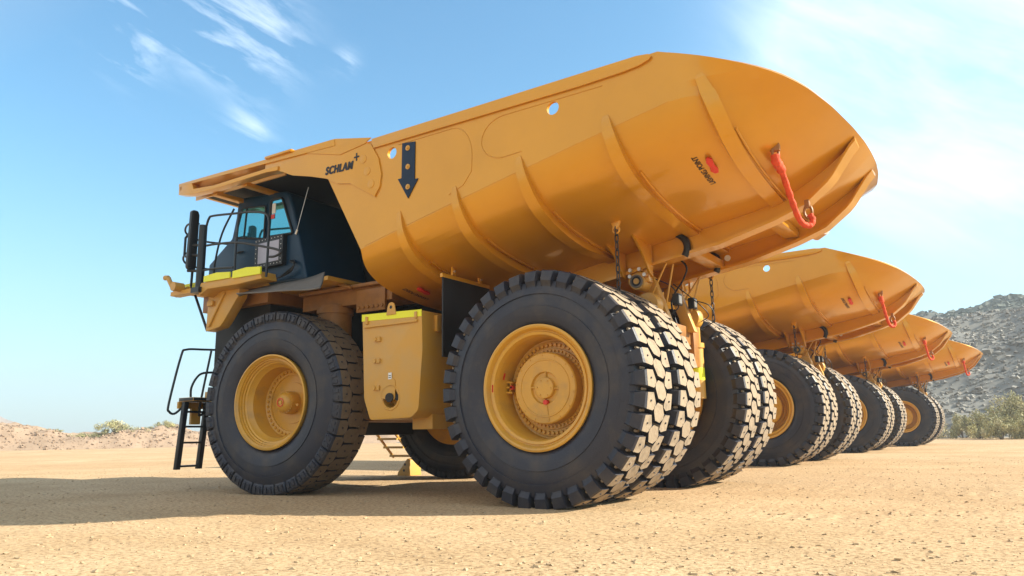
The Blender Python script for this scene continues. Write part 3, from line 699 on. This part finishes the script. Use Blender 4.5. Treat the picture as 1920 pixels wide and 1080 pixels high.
mb.build('lamp_panel', ['black', 'lamp', 'white'], cab, bevel=.004)
mb = MB(); mb.tube([(5.46, CY+.03, 4.58), (5.42, CY+.03, 4.66)], .02, 6); mb.tube([(5.43, CY+.03, 4.64), (5.16, CY+.03, 5.42)], .007, 5); mb.build('antenna', ['steel'], cab, smooth=60)
for k in range(3):
    mb = MB(); mb.tube(smooth_path([(5.5+.05*k, CY+.02, 4.1), (5.38, CY+.1, 4.0), (5.45, CY+.12, 3.86+.03*k), (5.8, CY+.1, 3.80), (6.2, CY+.08, 3.78)], 6), .016, 6); mb.build('hose', ['ink'], cab, smooth=60)
# ---- railings, mirror, post ----------------------------------------------
Y1 = 2.93
def railing(paths, r=.022, m='black', parent=truck):
    b = MB()
    for P in paths: b.tube(smooth_path(P, 5), r, 8)
    return b.build('handrail', [m], parent, smooth=60)
railing([[(7.30, Y1, 4.92), (7.24, Y1, 5.05), (7.1, Y1, 5.08), (6.3, Y1, 4.99), (6.0, Y1, 4.96), (5.6, Y1, 4.86), (5.46, Y1, 4.70), (5.45, Y1, 4.3), (5.46, Y1, 3.68)],
         [(7.25, Y1, 4.52), (6.9, Y1, 4.50), (6.3, Y1, 4.43), (5.6, Y1, 4.25), (5.2, Y1, 4.13), (5.1, Y1, 4.06), (5.25, Y1, 4.02), (5.4, Y1, 4.03)],
         [(6.32, Y1, 5.0), (6.36, Y1, 4.4), (6.36, Y1, 3.75)], [(7.35, Y1, 4.05), (6.9, Y1, 4.03), (6.4, Y1, 3.98)]])
railing([[(7.55, Y1, 5.0), (7.9, Y1, 5.05), (8.15, Y1-.1, 4.98), (8.2, Y1-.25, 4.9), (8.1, Y1-.5, 4.84), (7.6, Y1-.8, 4.76)], [(7.6, Y1, 4.40), (7.9, Y1, 4.47), (8.15, Y1-.1, 4.40), (8.2, Y1-.25, 4.32), (8.1, Y1-.5, 4.28), (7.6, Y1-.8, 4.22)],
         [(7.66, Y1, 5.1), (7.66, Y1, 4.4), (7.68, Y1, 3.78)], [(7.80, Y1-.1, 5.0), (7.80, Y1-.1, 4.4), (7.82, Y1-.1, 3.78)], [(7.3, 2.35, 5.4), (7.5, 2.45, 4.9), (7.6, 2.5, 4.3), (7.62, 2.5, 3.8)]], .02)
mb = MB(); mb.cyl((7.40, Y1, 3.66), (7.40, Y1, 4.94), .075, 14); mb.box((7.28, Y1-.1, 3.62), (7.52, Y1+.1, 3.72))
for z in (4.05, 4.55, 4.35): mb.cyl((7.40, Y1, z), (7.66, Y1+.1, z+.02), .028, 8)
mb.build('rail_post', ['black'], truck, smooth=40)
mb = MB(); poly = rnd([(2.92, 4.06), (3.09, 4.10), (3.07, 5.26), (2.92, 5.26)], .06); mb.prism(poly, 7.58, 7.66, 'x', 0); mb.prism([(2.9+(y-2.9)*.9, 4.66+(z-4.66)*.93) for y, z in poly], 7.572, 7.58, 'x', 1)
mb.tube([(7.66, 3.02, 4.3), (7.85, 3.0, 4.4), (7.85, 3.0, 4.75), (7.66, 3.02, 4.85)], .025, 8); mb.build('mirror', ['black', 'ink'], truck, bevel=.012)
# ---- boarding ladder -----------------------------------------------------
mb = MB()
for y in (2.62, 2.16): mb.prism([(8.26, .36), (8.16, .36), (8.02, 1.62), (8.12, 1.62)], y-.045, y+.045)
ld = mb.build('ladder', ['black'], truck, bevel=.008)
for z, x in ((.42, 8.2), (.86, 8.15), (1.16, 8.11), (1.44, 8.08)):
    mb = MB(); mb.box((x-.07, 2.2, z-.018), (x+.07, 2.58, z+.018)); mb.build('rung', ['black'], ld)
mb = MB(); mb.box((7.70, 2.06, 1.63), (8.17, 2.70, 1.70), 1); mb.box((8.17, 2.06, 1.50), (8.22, 2.70, 1.63)); mb.box((7.5, 2.0, 1.7), (7.95, 2.3, 1.82)); mb.build('ladder_step', ['paintd', 'black'], ld, bevel=.006)
mb = MB(); mb.box((8.1, 2.26, 1.2), (8.16, 2.46, 1.5)); mb.build('backing_plate', ['paintd'], ld)
railing([[(8.1, 2.5, 1.7), (8.2, 2.72, 1.42), (8.2, 2.86, 1.44), (8.2, 2.88, 1.6), (8.2, 2.7, 2.5), (8.2, 2.6, 2.64), (8.1, 2.3, 2.66), (7.9, 1.95, 2.66)],
         [(8.1, 2.5, 1.72), (8.1, 2.5, 1.9), (8.1, 2.4, 2.1), (8.1, 2.25, 2.2), (8.0, 1.95, 2.22)], [(8.1, 2.2, 1.45), (8.1, 2.26, 1.38), (8.1, 2.3, 1.5), (8.05, 2.15, 2.64)]], .022, 'black', ld)
# ---- fuel tank ----------------------------------------------------------
mb = MB()
mb.prism(rnd([(3.44, 2.84), (2.19, 2.80), (2.17, 2.2), (2.24, 1.30), (2.38, 1.19), (3.22, 1.17), (3.36, 1.5)], .05, 4), 1.5, 2.6)
tk = mb.build('fuel_tank', ['paintd'], truck, bevel=.012)
md = tk.modifiers.new('cut', 'BOOLEAN'); md.solver = 'EXACT'; cm = MB(); cm.cyl((2.80, 2.4, 1.50), (2.80, 2.8, 1.50), .155, 32); cut = cm.build('cutter', ['paintd']); md.object = cut; bake(tk); bpy.data.objects.remove(cut)
for a_, b_, nm in (((3.38, 2.59, 2.62), (2.26, 2.63, 2.66), 'tank_rib'), ((3.35, 2.59, 2.68), (3.30, 2.625, 2.80), 'clamp'), ((2.32, 2.59, 2.68), (2.27, 2.625, 2.78), 'clamp'), ((2.13, 2.2, 2.5), (2.2, 2.3, 2.75), 'clamp'), ((2.3, 1.6, 1.02), (2.7, 2.2, 1.25), 'drain_box')):
    mb = MB(); mb.box([min(p, q) for p, q in zip(a_, b_)], [max(p, q) for p, q in zip(a_, b_)]); mb.build(nm, ['paintd'], tk, bevel=.006)
mb = MB(); mb.prism([(3.442, 2.845), (2.188, 2.805), (2.188, 2.70), (3.442, 2.735)], 2.600, 2.606); mb.build('reflective_strip', ['lime'], tk)
mb = MB(); mb.lathe([(.165, .0), (.175, .012), (.19, .012), (.20, 0)], 32, (2.80, 2.60, 1.50)); mb.build('filler_rim', ['paintd'], tk, smooth=40)
mb = MB(); mb.cyl((2.86, 2.42, 1.52), (2.80, 2.66, 1.50), .045, 16); mb.cyl((2.79, 2.62, 1.50), (2.785, 2.65, 1.50), .07, 12); mb.cyl((2.66, 2.44, 1.5), (2.66, 2.60, 1.5), .05, 12); mb.build('filler_cap', ['ink'], tk, smooth=40)
mb = MB(); mb.prism(rnd([(2.70, 1.45), (2.70, 1.78), (2.98, 1.86), (3.0, 1.5)], .06), 2.6, 2.612); mb.build('filler_plate', ['paintd'], tk)
mb = MB(); mb.box((2.77, 2.612, 1.78), (2.84, 2.616, 1.88), 0); mb.box((2.78, 2.616, 1.80), (2.83, 2.618, 1.81), 1); mb.box((2.78, 2.616, 1.83), (2.83, 2.618, 1.84), 1); mb.build('sticker', ['white', 'ink'], tk)
for z in (2.42, 2.08, 1.66):
    mb = MB(); mb.cyl((3.12, 2.58, z), (3.12, 2.65, z), .035, 12); mb.box((3.02, 2.6, z-.035), (3.10, 2.63, z+.035)); mb.build('sight_gauge', ['paintd'], tk, smooth=35)
mb = MB(); mb.prism(arc(2.80, 2.90, .075, .08, 0, 180, 8)+[(2.70, 2.78), (2.90, 2.78)][::1], 2.60, 2.62); mb.cyl((2.80, 2.615, 2.90), (2.80, 2.625, 2.90), .03, 14, mi=1); mb.build('lifting_eye', ['paintd', 'ink'], tk, bevel=.003)
# far-side steps seen between the wheels
mb = MB()
for t in (0, .62): mb.tube([(8.25-t, -2.62, 1.12), (7.52-t, -2.62, .42)], .035, 6)
for k in range(4):
    x, z = 7.55+.21*k, .45+.2*k; mb.box((x-.62, -2.72, z-.02), (x+.02, -2.52, z+.03))
mb.build('access_steps', ['paintd'], truck)

# ------------------------------------------------------------------ the row of trucks
tag(truck, 'nearest yellow mining dump truck, cab and both wheels in full view', 'dump truck', 'yellow dump trucks parked in a row')
def copy_tree(o, parent):
    c = o.copy(); COL.objects.link(c); c.parent = parent
    for k in list(o.children): copy_tree(k, c)
    return c
truck.location = (0, 0, 0)
for (x, y, rz, lab) in ((.455, -11.966, .003, 'second dump truck in the row, its raised yellow tail just under the nearest truck\'s tail'),
                    (.526, -24.02, -.005, 'third dump truck in the row, between the second truck and the farthest one'),
                    (-.18, -35.69, .006, 'farthest dump truck at the end of the row, beside green scrub')):
    t = copy_tree(truck, None); t.location = (x, y, 0); t.rotation_euler = (0, 0, rz); t['label'] = lab
    for w_ in t.children:
        for k in w_.children:
            if k.name.startswith('tyre'): k.rotation_euler.y = random.uniform(0, .17)
mb = MB(); mb.prism([(6.88, .0), (7.30, .0), (7.27, .08), (6.98, .40), (6.92, .36)], -2.9, -2.5)
ck = mb.build('wheel_chock', ['paintd'], None, bevel=.015)
# bolts on the chock as its own small marks
for x, z in ((6.88, .12), (6.85, .26)):
    mb = MB(); mb.cyl((x+.2, -2.495, z), (x+.2, -2.505, z), .03, 10); mb.build('bolt_hole', ['ink'], ck)
tag(ck, 'yellow wedge chock on the ground against the nearest truck\'s far front tyre', 'wheel chock')

# ------------------------------------------------------------------ ground
def ground_mat():
    m = bpy.data.materials.new('sandy_gravel'); m.use_nodes = True; t = m.node_tree; b = t.nodes['Principled BSDF']; L = t.links
    c = t.nodes.new('ShaderNodeTexCoord')
    def noise(sc, det=6, ro=.6, mapscale=None):
        n = t.nodes.new('ShaderNodeTexNoise'); n.inputs['Scale'].default_value = sc; n.inputs['Detail'].default_value = det; n.inputs['Roughness'].default_value = ro
        if mapscale:
            mp = t.nodes.new('ShaderNodeMapping'); mp.inputs['Scale'].default_value = mapscale; L.new(c.outputs['Object'], mp.inputs[0]); L.new(mp.outputs[0], n.inputs[0])
        else: L.new(c.outputs['Object'], n.inputs[0])
        return n.outputs[0]
    def ramp(x, a, b_, ca, cb):
        r = t.nodes.new('ShaderNodeValToRGB'); L.new(x, r.inputs[0]); r.color_ramp.elements[0].position = a; r.color_ramp.elements[1].position = b_
        r.color_ramp.elements[0].color = ca; r.color_ramp.elements[1].color = cb; return r.outputs[0]
    def mx(f, a, b_, mode='MIX'):
        n = t.nodes.new('ShaderNodeMix'); n.data_type = 'RGBA'; n.blend_type = mode
        if hasattr(f, 'links'): L.new(f, n.inputs[0])
        else: n.inputs[0].default_value = f
        for i, v in ((6, a), (7, b_)):
            if hasattr(v, 'links'): L.new(v, n.inputs[i])
            else: n.inputs[i].default_value = v
        return n.outputs[2]
    base = ramp(noise(.35, 8), .32, .68, (.52, .36, .20, 1), (.66, .485, .295, 1))
    base = mx(ramp(noise(.06, 4), .45, .7, (0, 0, 0, 1), (1, 1, 1, 1)), base, (.56, .375, .21, 1))
    grit = ramp(noise(19, 5, .75), .36, .54, (.40, .35, .30, 1), (1, 1, 1, 1))
    base = mx(.9, base, grit, 'MULTIPLY')
    peb = t.nodes.new('ShaderNodeTexVoronoi'); peb.inputs['Scale'].default_value = 11; L.new(c.outputs['Object'], peb.inputs[0])
    pc = ramp(peb.outputs['Distance'], .10, .2, (.55, .45, .36, 1), (1, 1, 1, 1)); base = mx(.5, base, pc, 'MULTIPLY')
    base = mx(.38, base, ramp(noise(.9, 5, .65, (.45, 1, 1)), .38, .62, (.80, .76, .72, 1), (1.0, 1.0, 1.0, 1)), 'MULTIPLY')
    sp = t.nodes.new('ShaderNodeTexVoronoi'); sp.inputs['Scale'].default_value = 4.5; L.new(c.outputs['Object'], sp.inputs[0])
    base = mx(.6, base, ramp(sp.outputs['Distance'], .045, .09, (.42, .33, .25, 1), (1, 1, 1, 1)), 'MULTIPLY')
    L.new(base, b.inputs['Base Color']); b.inputs['Roughness'].default_value = .95; b.inputs['Specular IOR Level'].default_value = .1
    h = m_('ADD', m_('MULTIPLY', noise(2.2, 6), .9, tree=t), m_('ADD', m_('MULTIPLY', noise(34, 5, .7), .28, tree=t), m_('MULTIPLY', noise(1.6, 5, .6, (.35, 1.6, 1)), .7, tree=t), tree=t), tree=t)
    # worn tread prints where the nearest truck rolled in
    sx = t.nodes.new('ShaderNodeSeparateXYZ'); L.new(c.outputs['Object'], sx.inputs[0])
    ay = m_('ABSOLUTE', sx.outputs[1], tree=t)
    band = m_('MAXIMUM', *[m_('SUBTRACT', 1.0, m_('MULTIPLY', m_('SUBTRACT', m_('ABSOLUTE', m_('SUBTRACT', ay, q, tree=t), tree=t), .30, True, tree=t), 8.0, True, tree=t), True, tree=t) for q in (2.47, 1.43)], tree=t)
    bars = m_('SINE', m_('ADD', m_('MULTIPLY', sx.outputs[0], 23.0, tree=t), m_('MULTIPLY', noise(1.5, 3), 5.0, tree=t), tree=t), tree=t)
    worn = ramp(noise(.8, 4), .42, .62, (0, 0, 0, 1), (1, 1, 1, 1))
    h = m_('ADD', h, m_('MULTIPLY', m_('MULTIPLY', band, worn, tree=t), m_('MULTIPLY', bars, .16, tree=t), tree=t), tree=t)
    bu = t.nodes.new('ShaderNodeBump'); bu.inputs['Strength'].default_value = .8; bu.inputs['Distance'].default_value = .06; L.new(h, bu.inputs['Height']); L.new(bu.outputs[0], b.inputs['Normal'])
    return m
M['ground'] = ground_mat()
mb = MB(); mb.add([(-690, -690, 0), (690, -690, 0), (690, 690, 0), (-690, 690, 0)], [(0, 1, 2, 3)])
g = mb.build('ground', ['ground'], None, fix=False); tag(g, 'flat sandy gravel yard', 'ground', kind='structure')
M['stone'] = mat('pebble', (.40, .29, .17), .95, var=.3, vscale=2)
def rocks(mb, pts, sizes, flat=.7):
    base = np.array([(-1,-1,-1),(1,-1,-1),(1,1,-1),(-1,1,-1),(-1,-1,1),(1,-1,1),(1,1,1),(-1,1,1)], float)*.5
    F = [(0,3,2,1),(4,5,6,7),(0,1,5,4),(1,2,6,5),(2,3,7,6),(3,0,4,7)]
    for p, s in zip(pts, sizes):
        v = base*(1+rng.uniform(-.45, .45, (8, 3))); v[4:, :2] *= rng.uniform(.35, .85)
        q = rng.normal(size=4); q /= np.linalg.norm(q); w, x, y, z = q
        R = np.array([[1-2*(y*y+z*z), 2*(x*y-z*w), 2*(x*z+y*w)], [2*(x*y+z*w), 1-2*(x*x+z*z), 2*(y*z-x*w)], [2*(x*z-y*w), 2*(y*z+x*w), 1-2*(x*x+y*y)]])
        v = (v*s)@R.T; v[:, 2] *= flat; mb.add(v+p, F)
N_ST = 11000
d = 2.2+(rng.random(N_ST)**1.9)*26; az = rng.uniform(-.75, .75, N_ST)
f2 = np.array([FW.x, FW.y]); f2 /= np.linalg.norm(f2); r2 = np.array([RT.x, RT.y]); r2 /= np.linalg.norm(r2)
xy = np.array([CAMP.x, CAMP.y])+np.cos(az)[:, None]*d[:, None]*f2+np.sin(az)[:, None]*d[:, None]*r2
sz = .007+.012*rng.random(N_ST)**3*3*(.6+.4*rng.random(N_ST))
mb = MB(); rocks(mb, np.c_[xy, np.full(N_ST, .002)], sz, .6)
tag(mb.build('loose_gravel', ['stone'], None), 'small loose stones strewn over the sandy yard', 'gravel', kind='stuff')

# ------------------------------------------------------------------ terrain
def hz(u): d = pxdir(u, 540); a = np.array([d.x, d.y]); return a/np.linalg.norm(a)
def vnoise(seed, sx, sy, n=64):
    r = np.random.default_rng(seed); G = r.random((n, n))
    def f(x, y):
        x = np.asarray(x)/sx; y = np.asarray(y)/sy; i = np.floor(x).astype(int); j = np.floor(y).astype(int); a = x-i; b = y-j; a = a*a*(3-2*a); b = b*b*(3-2*b)
        g = lambda p, q: G[p % n, q % n]
        return (g(i, j)*(1-a)+g(i+1, j)*a)*(1-b)+(g(i, j+1)*(1-a)+g(i+1, j+1)*a)*b
    return f
def fbm(seed, sc, oct=4):
    fs = [vnoise(seed+k, sc/2**k, sc/2**k) for k in range(oct)]
    return lambda x, y: sum(f(x, y)*.5**k for k, f in enumerate(fs))
CP = np.array([CAMP.x, CAMP.y])
def terrain(name, e1, span, dist, hfun, mats, nx, ny):
    e2 = np.array([e1[1], -e1[0]])                      # to the right
    xs = np.linspace(*span, nx); ds = np.linspace(*dist, ny); V = []
    X, D = np.meshgrid(xs, ds); H = hfun(X, D)
    P = CP+D[..., None]*e1+X[..., None]*e2
    v = np.c_[P.reshape(-1, 2), H.reshape(-1)]
    F = [(j*nx+i, j*nx+i+1, (j+1)*nx+i+1, (j+1)*nx+i) for j in range(ny-1) for i in range(nx-1)]
    b = MB(); b.v = [tuple(p) for p in v]; b.f = F; b.mi = [0]*len(F)
    return b, (X, D, H, P)
# right: waste-rock dump with a scrubby ridge behind
eR = hz(1830)
M['dump'] = mat('waste_rock', (.21, .20, .175), .95, var=.25, vscale=.25, bump=.8, bscale=1.2, col2=(.13, .125, .115), mixlo=.4, mixhi=.7)
M['rockl'] = mat('pale_rock', (.27, .255, .225), .9, var=.25, vscale=.6); M['rockd'] = mat('brown_rock', (.18, .16, .135), .9, var=.3, vscale=.6)
M['ridge'] = mat('scrubby_ridge', (.10, .105, .085), .95, var=.3, vscale=.12, bump=.8, bscale=.6, col2=(.17, .155, .13), mixlo=.5, mixhi=.62)
fA, fB, fC = fbm(3, 22), fbm(11, 5), fbm(23, 60)
def h_dump(X, D):
    top = 15.2+X*.03+2.5*(fC(X, D*0)-.9)
    base = 78+4*(fA(X, X*0)-.9)
    s = np.clip((D-base)/34, 0, 1); s = s*s*(3-2*s)*.35+s*.65
    return -.3+top*s+(fA(X, D)-.9)*2.2*np.sin(PI*np.clip(s, 0, 1))+(fB(X, D)-.9)*.9
bD, (X, D, H, P) = terrain('rock_dump', eR, (-75, 70), (76, 125), h_dump, None, 170, 70)
tag(bD.build('rock_hill', ['dump'], None, smooth=60), 'grey waste-rock slope rising behind the far trucks', 'hill', kind='structure')
e2R = np.array([eR[1], -eR[0]])
nr = 20000; x = rng.uniform(-60, 45, nr); dd = rng.uniform(78, 114, nr)
hh = h_dump(x, dd); ok = hh > -.1; x, dd, hh = x[ok], dd[ok], hh[ok]
pp = np.c_[CP+dd[:, None]*eR+x[:, None]*e2R, hh+.05]; ss = .13+.36*rng.random(len(x))**4+.4*(rng.random(len(x)) > .994)
mb = MB(); k = rng.random(len(x)) < .62
rocks(mb, pp[k], ss[k], .8); mb.mi = [0]*len(mb.f); n0 = len(mb.f); rocks(mb, pp[~k], ss[~k], .8); mb.mi = [0]*n0+[1]*(len(mb.f)-n0)
tag(mb.build('rubble', ['rockl', 'rockd'], None), 'broken rock covering the grey slope behind the trucks', 'rubble', kind='stuff')
def h_ridge(X, D):
    top = 27.2+X*.012+3.2*(fbm(41, 50)(X, D*0)-.95)+3*(fbm(45, 14)(X, D*0)-.9)
    s = np.clip((D-130)/70, 0, 1); return -.5+top*s**.8+(fA(X, D)-.9)*3+(fB(X, D)-.9)*1.3
bR, _ = terrain('ridge', eR, (-150, 130), (128, 215), h_ridge, None, 150, 60)
tag(bR.build('ridge', ['ridge'], None, smooth=60), 'darker scrubby ridge above the rock slope', 'hill', kind='structure')
nr = 9000; x = rng.uniform(-90, 80, nr); dd = rng.uniform(150, 205, nr); hh = h_ridge(x, dd)
M['rscrub'] = mat('ridge_scrub', (.12, .13, .105), .95, var=.4, vscale=.2)
mb = MB(); rocks(mb, np.c_[CP+dd[:, None]*eR+x[:, None]*e2R, hh+.1], 1.6*rng.random(nr)**3+.25, .75)
tag(mb.build('ridge_scrub', ['rscrub'], None), 'dark low scrub dotted over the ridge behind the rock slope', 'scrub', kind='stuff')
# left: earth berm and a far hill
eL = hz(170)
M['earth'] = mat('pink_earth', (.35, .245, .165), .95, var=.2, vscale=.4, bump=.9, bscale=2.5, col2=(.24, .165, .11), mixlo=.4, mixhi=.75)
fE, fF = fbm(61, 9), fbm(71, 2.2)
def h_berm(X, D):
    top = np.interp(X, [-40, -14, -9, -6.5, -4, -1, 3, 9, 14, 30], [2.3, 2.4, 2.6, 2.6, 2.3, 1.7, 1.8, 2.1, 2.0, 2.1])
    s = np.clip((D-98-1.5*(fE(X, X*0)-.9))/4.5, 0, 1); s = np.sin(s*PI/2)
    b = np.clip((120-D)/9, 0, 1)
    return -.15+top*s*b+(fE(X, D)-.9)*1.2*s+(fF(X, D)-.9)*.9*s
bB, _ = terrain('berm', eL, (-45, 40), (96, 122), h_berm, None, 220, 50)
tag(bB.build('earth_bank', ['earth'], None, smooth=50), 'low pinkish earth bank along the yard\'s far edge', 'bank', kind='structure')
e2L = np.array([eL[1], -eL[0]]); nr = 5000; x = rng.uniform(-40, 32, nr); dd = rng.uniform(97.5, 104, nr); hh = h_berm(x, dd); ok = hh > -.05; x, dd, hh = x[ok], dd[ok], hh[ok]
mb = MB(); rocks(mb, np.c_[CP+dd[:, None]*eL+x[:, None]*e2L, hh+.02], (.06+.22*rng.random(len(x))**3), .8)
tag(mb.build('earth_clods', ['earth'], None), 'clods of pinkish earth strewn over the bank', 'clods', kind='stuff')
M['farhill'] = mat('far_hill', (.30, .24, .20), .95, var=.2, vscale=.03)
def h_far(X, D):
    top = np.interp(X, [-230, -120, -70, -56, -50, -40, -25, -12, 0, 12], [26, 24, 30, 27, 20, 16, 10, 3, -1, -1])+4*(fbm(81, 20)(X, D*0)-.9)
    return -2+top*np.sin(np.clip((D-420)/60, 0, 1)*PI/2)
bF, _ = terrain('far', eL, (-230, 12), (415, 490), h_far, None, 120, 20)
tag(bF.build('distant_hill', ['farhill'], None, smooth=50), 'small hazy hill on the left horizon', 'hill', kind='structure')

# ------------------------------------------------------------------ scrub
M['leafa'] = mat('olive_leaf', (.42, .38, .17), .8, var=.3, vscale=1.2); M['leafb'] = mat('dry_leaf', (.50, .44, .25), .85, var=.25, vscale=1.2); M['leafc'] = mat('dark_leaf', (.30, .28, .13), .8, var=.3, vscale=1.2); M['twig'] = mat('twig', (.16, .12, .08), .9)
def bush_mesh(seed, n=5200, leaf=.10):
    r = np.random.default_rng(seed); mb = MB(); k = 26
    C = np.c_[r.normal(0, .42, (k, 2)), r.uniform(.15, .78, k)]; C[:, 2] *= 1-.45*np.hypot(C[:, 0], C[:, 1]).clip(0, 1.2)
    Rr = r.uniform(.12, .30, k); cm_ = r.integers(0, 3, k); V = []; F = []; mi = []
    for i in range(n):
        j = r.integers(k); d = r.normal(size=3); d /= np.linalg.norm(d); p = C[j]+d*Rr[j]*r.random()**.4
        if p[2] < .02: p[2] = r.uniform(.02, .2)
        a = r.normal(size=3); a /= np.linalg.norm(a); b = np.cross(a, d); b /= np.linalg.norm(b)+1e-6; s = leaf*r.uniform(.5, 1.2)*.32
        V += [p-a*s, p+b*s*.55, p+a*s*1.3, p-b*s*.55]; F.append((4*i, 4*i+1, 4*i+2, 4*i+3)); mi.append(int(cm_[j]) if r.random() < .7 else int(r.integers(3)))
    mb.v = [tuple(v) for v in V]; mb.f = F; mb.mi = mi
    return mb
def stems_mesh(seed):
    r = np.random.default_rng(seed); mb = MB()
    for i in range(9):
        q = r.normal(0, .35, 2); mb.tube([(q[0]*.1, q[1]*.1, 0), (q[0]*.5, q[1]*.5, .3), (q[0], q[1], .62)], [.02, .014, .006], 5)
    return mb
protos = []
for sd_ in (1, 2, 3):
    o = bush_mesh(sd_).build('scrub_bush', ['leafa', 'leafb', 'leafc'], None, fix=False); st = stems_mesh(sd_).build('stem', ['twig'], o, smooth=60); protos.append((o, st))
used = [False]*3
def bush(i, u, dist, h, wdt, label, group, ax=None):
    o, st = protos[i]
    if used[i]:
        st2 = st.copy(); o = o.copy(); COL.objects.link(o); COL.objects.link(st2); st2.parent = o
    used[i] = True
    p = CP+hz(u)*dist/(hz(u)@(f2 if ax is None else ax))
    o.location = (p[0], p[1], -.02); o.scale = (wdt, wdt, h); o.rotation_euler = (0, 0, random.uniform(0, 6.28)); tag(o, label, 'bush', group)
    return o
GR = 'scrub bushes at the foot of the rock slope'
for i, u, ds, h, wd, lab in ((0, 1868, 60, 3.6, 2.9, 'largest rounded olive scrub bush at the foot of the rock slope'),
                         (1, 1800, 62, 2.4, 1.9, 'pale low scrub bush just right of the farthest truck\'s rear tyres'),
                         (2, 1925, 58, 2.9, 2.4, 'darker scrub bush cut off by the right edge of the photo'),
                         (1, 1840, 56, 1.9, 1.8, 'dry low bush in front of the largest olive bush'),
                         (0, 1895, 55, 1.6, 1.7, 'small dry bush at the gravel\'s edge, second bush from the right edge'),
                         (2, 1770, 66, 2.2, 1.8, 'bush partly hidden behind the farthest truck\'s tyres'),
                         (1, 1990, 62, 3.0, 2.6, 'scrub bush just past the right edge of the photo')):
    bush(i, u, ds, h*1.18, wd, lab, GR)
GL = 'scrub bushes on the earth bank'
for i, u, h, wd, dz, lab in ((0, 240, 2.6, 3.2, .6, 'tallest pale green bush on the earth bank'), (1, 190, 1.6, 2.6, .9, 'spreading pale bush left of the bank\'s tallest bush'),
                           (2, 285, 1.7, 2.6, .8, 'low bush right of the bank\'s tallest bush'), (0, 150, 1.2, 2.2, 1.2, 'small dry bush at the end of the bare earth mound'),
                           (1, 330, 1.7, 2.0, .7, 'small bush on the bank just left of the ladder'), (2, 215, 1.5, 2.0, .1, 'dark low bush in the gap of the earth bank'), (1, 125, .9, 1.6, 2.0, 'tiny tuft on top of the bare earth mound')):
    o = bush(i, u, 102.5, h*.75, wd*.85, lab, GL, eL); q = np.array([o.location.x, o.location.y])-CP; o.location.z = float(h_berm(np.array([q@e2L]), np.array([q@eL]))[0])-.25

# ------------------------------------------------------------------ thin dusty air
hm = bpy.data.materials.new('haze'); hm.use_nodes = True; t = hm.node_tree; t.nodes.remove(t.nodes['Principled BSDF'])
pv = t.nodes.new('ShaderNodeVolumePrincipled'); pv.inputs['Density'].default_value = .0009; pv.inputs['Color'].default_value = (.80, .88, .95, 1); pv.inputs['Anisotropy'].default_value = .2
t.links.new(pv.outputs[0], t.nodes['Material Output'].inputs['Volume'])
M['haze'] = hm
mb = MB(); mb.box((-700, -700, -3), (700, 700, 52)); tag(mb.build('haze', ['haze'], None), 'thin dusty air over the yard', 'haze', kind='stuff')
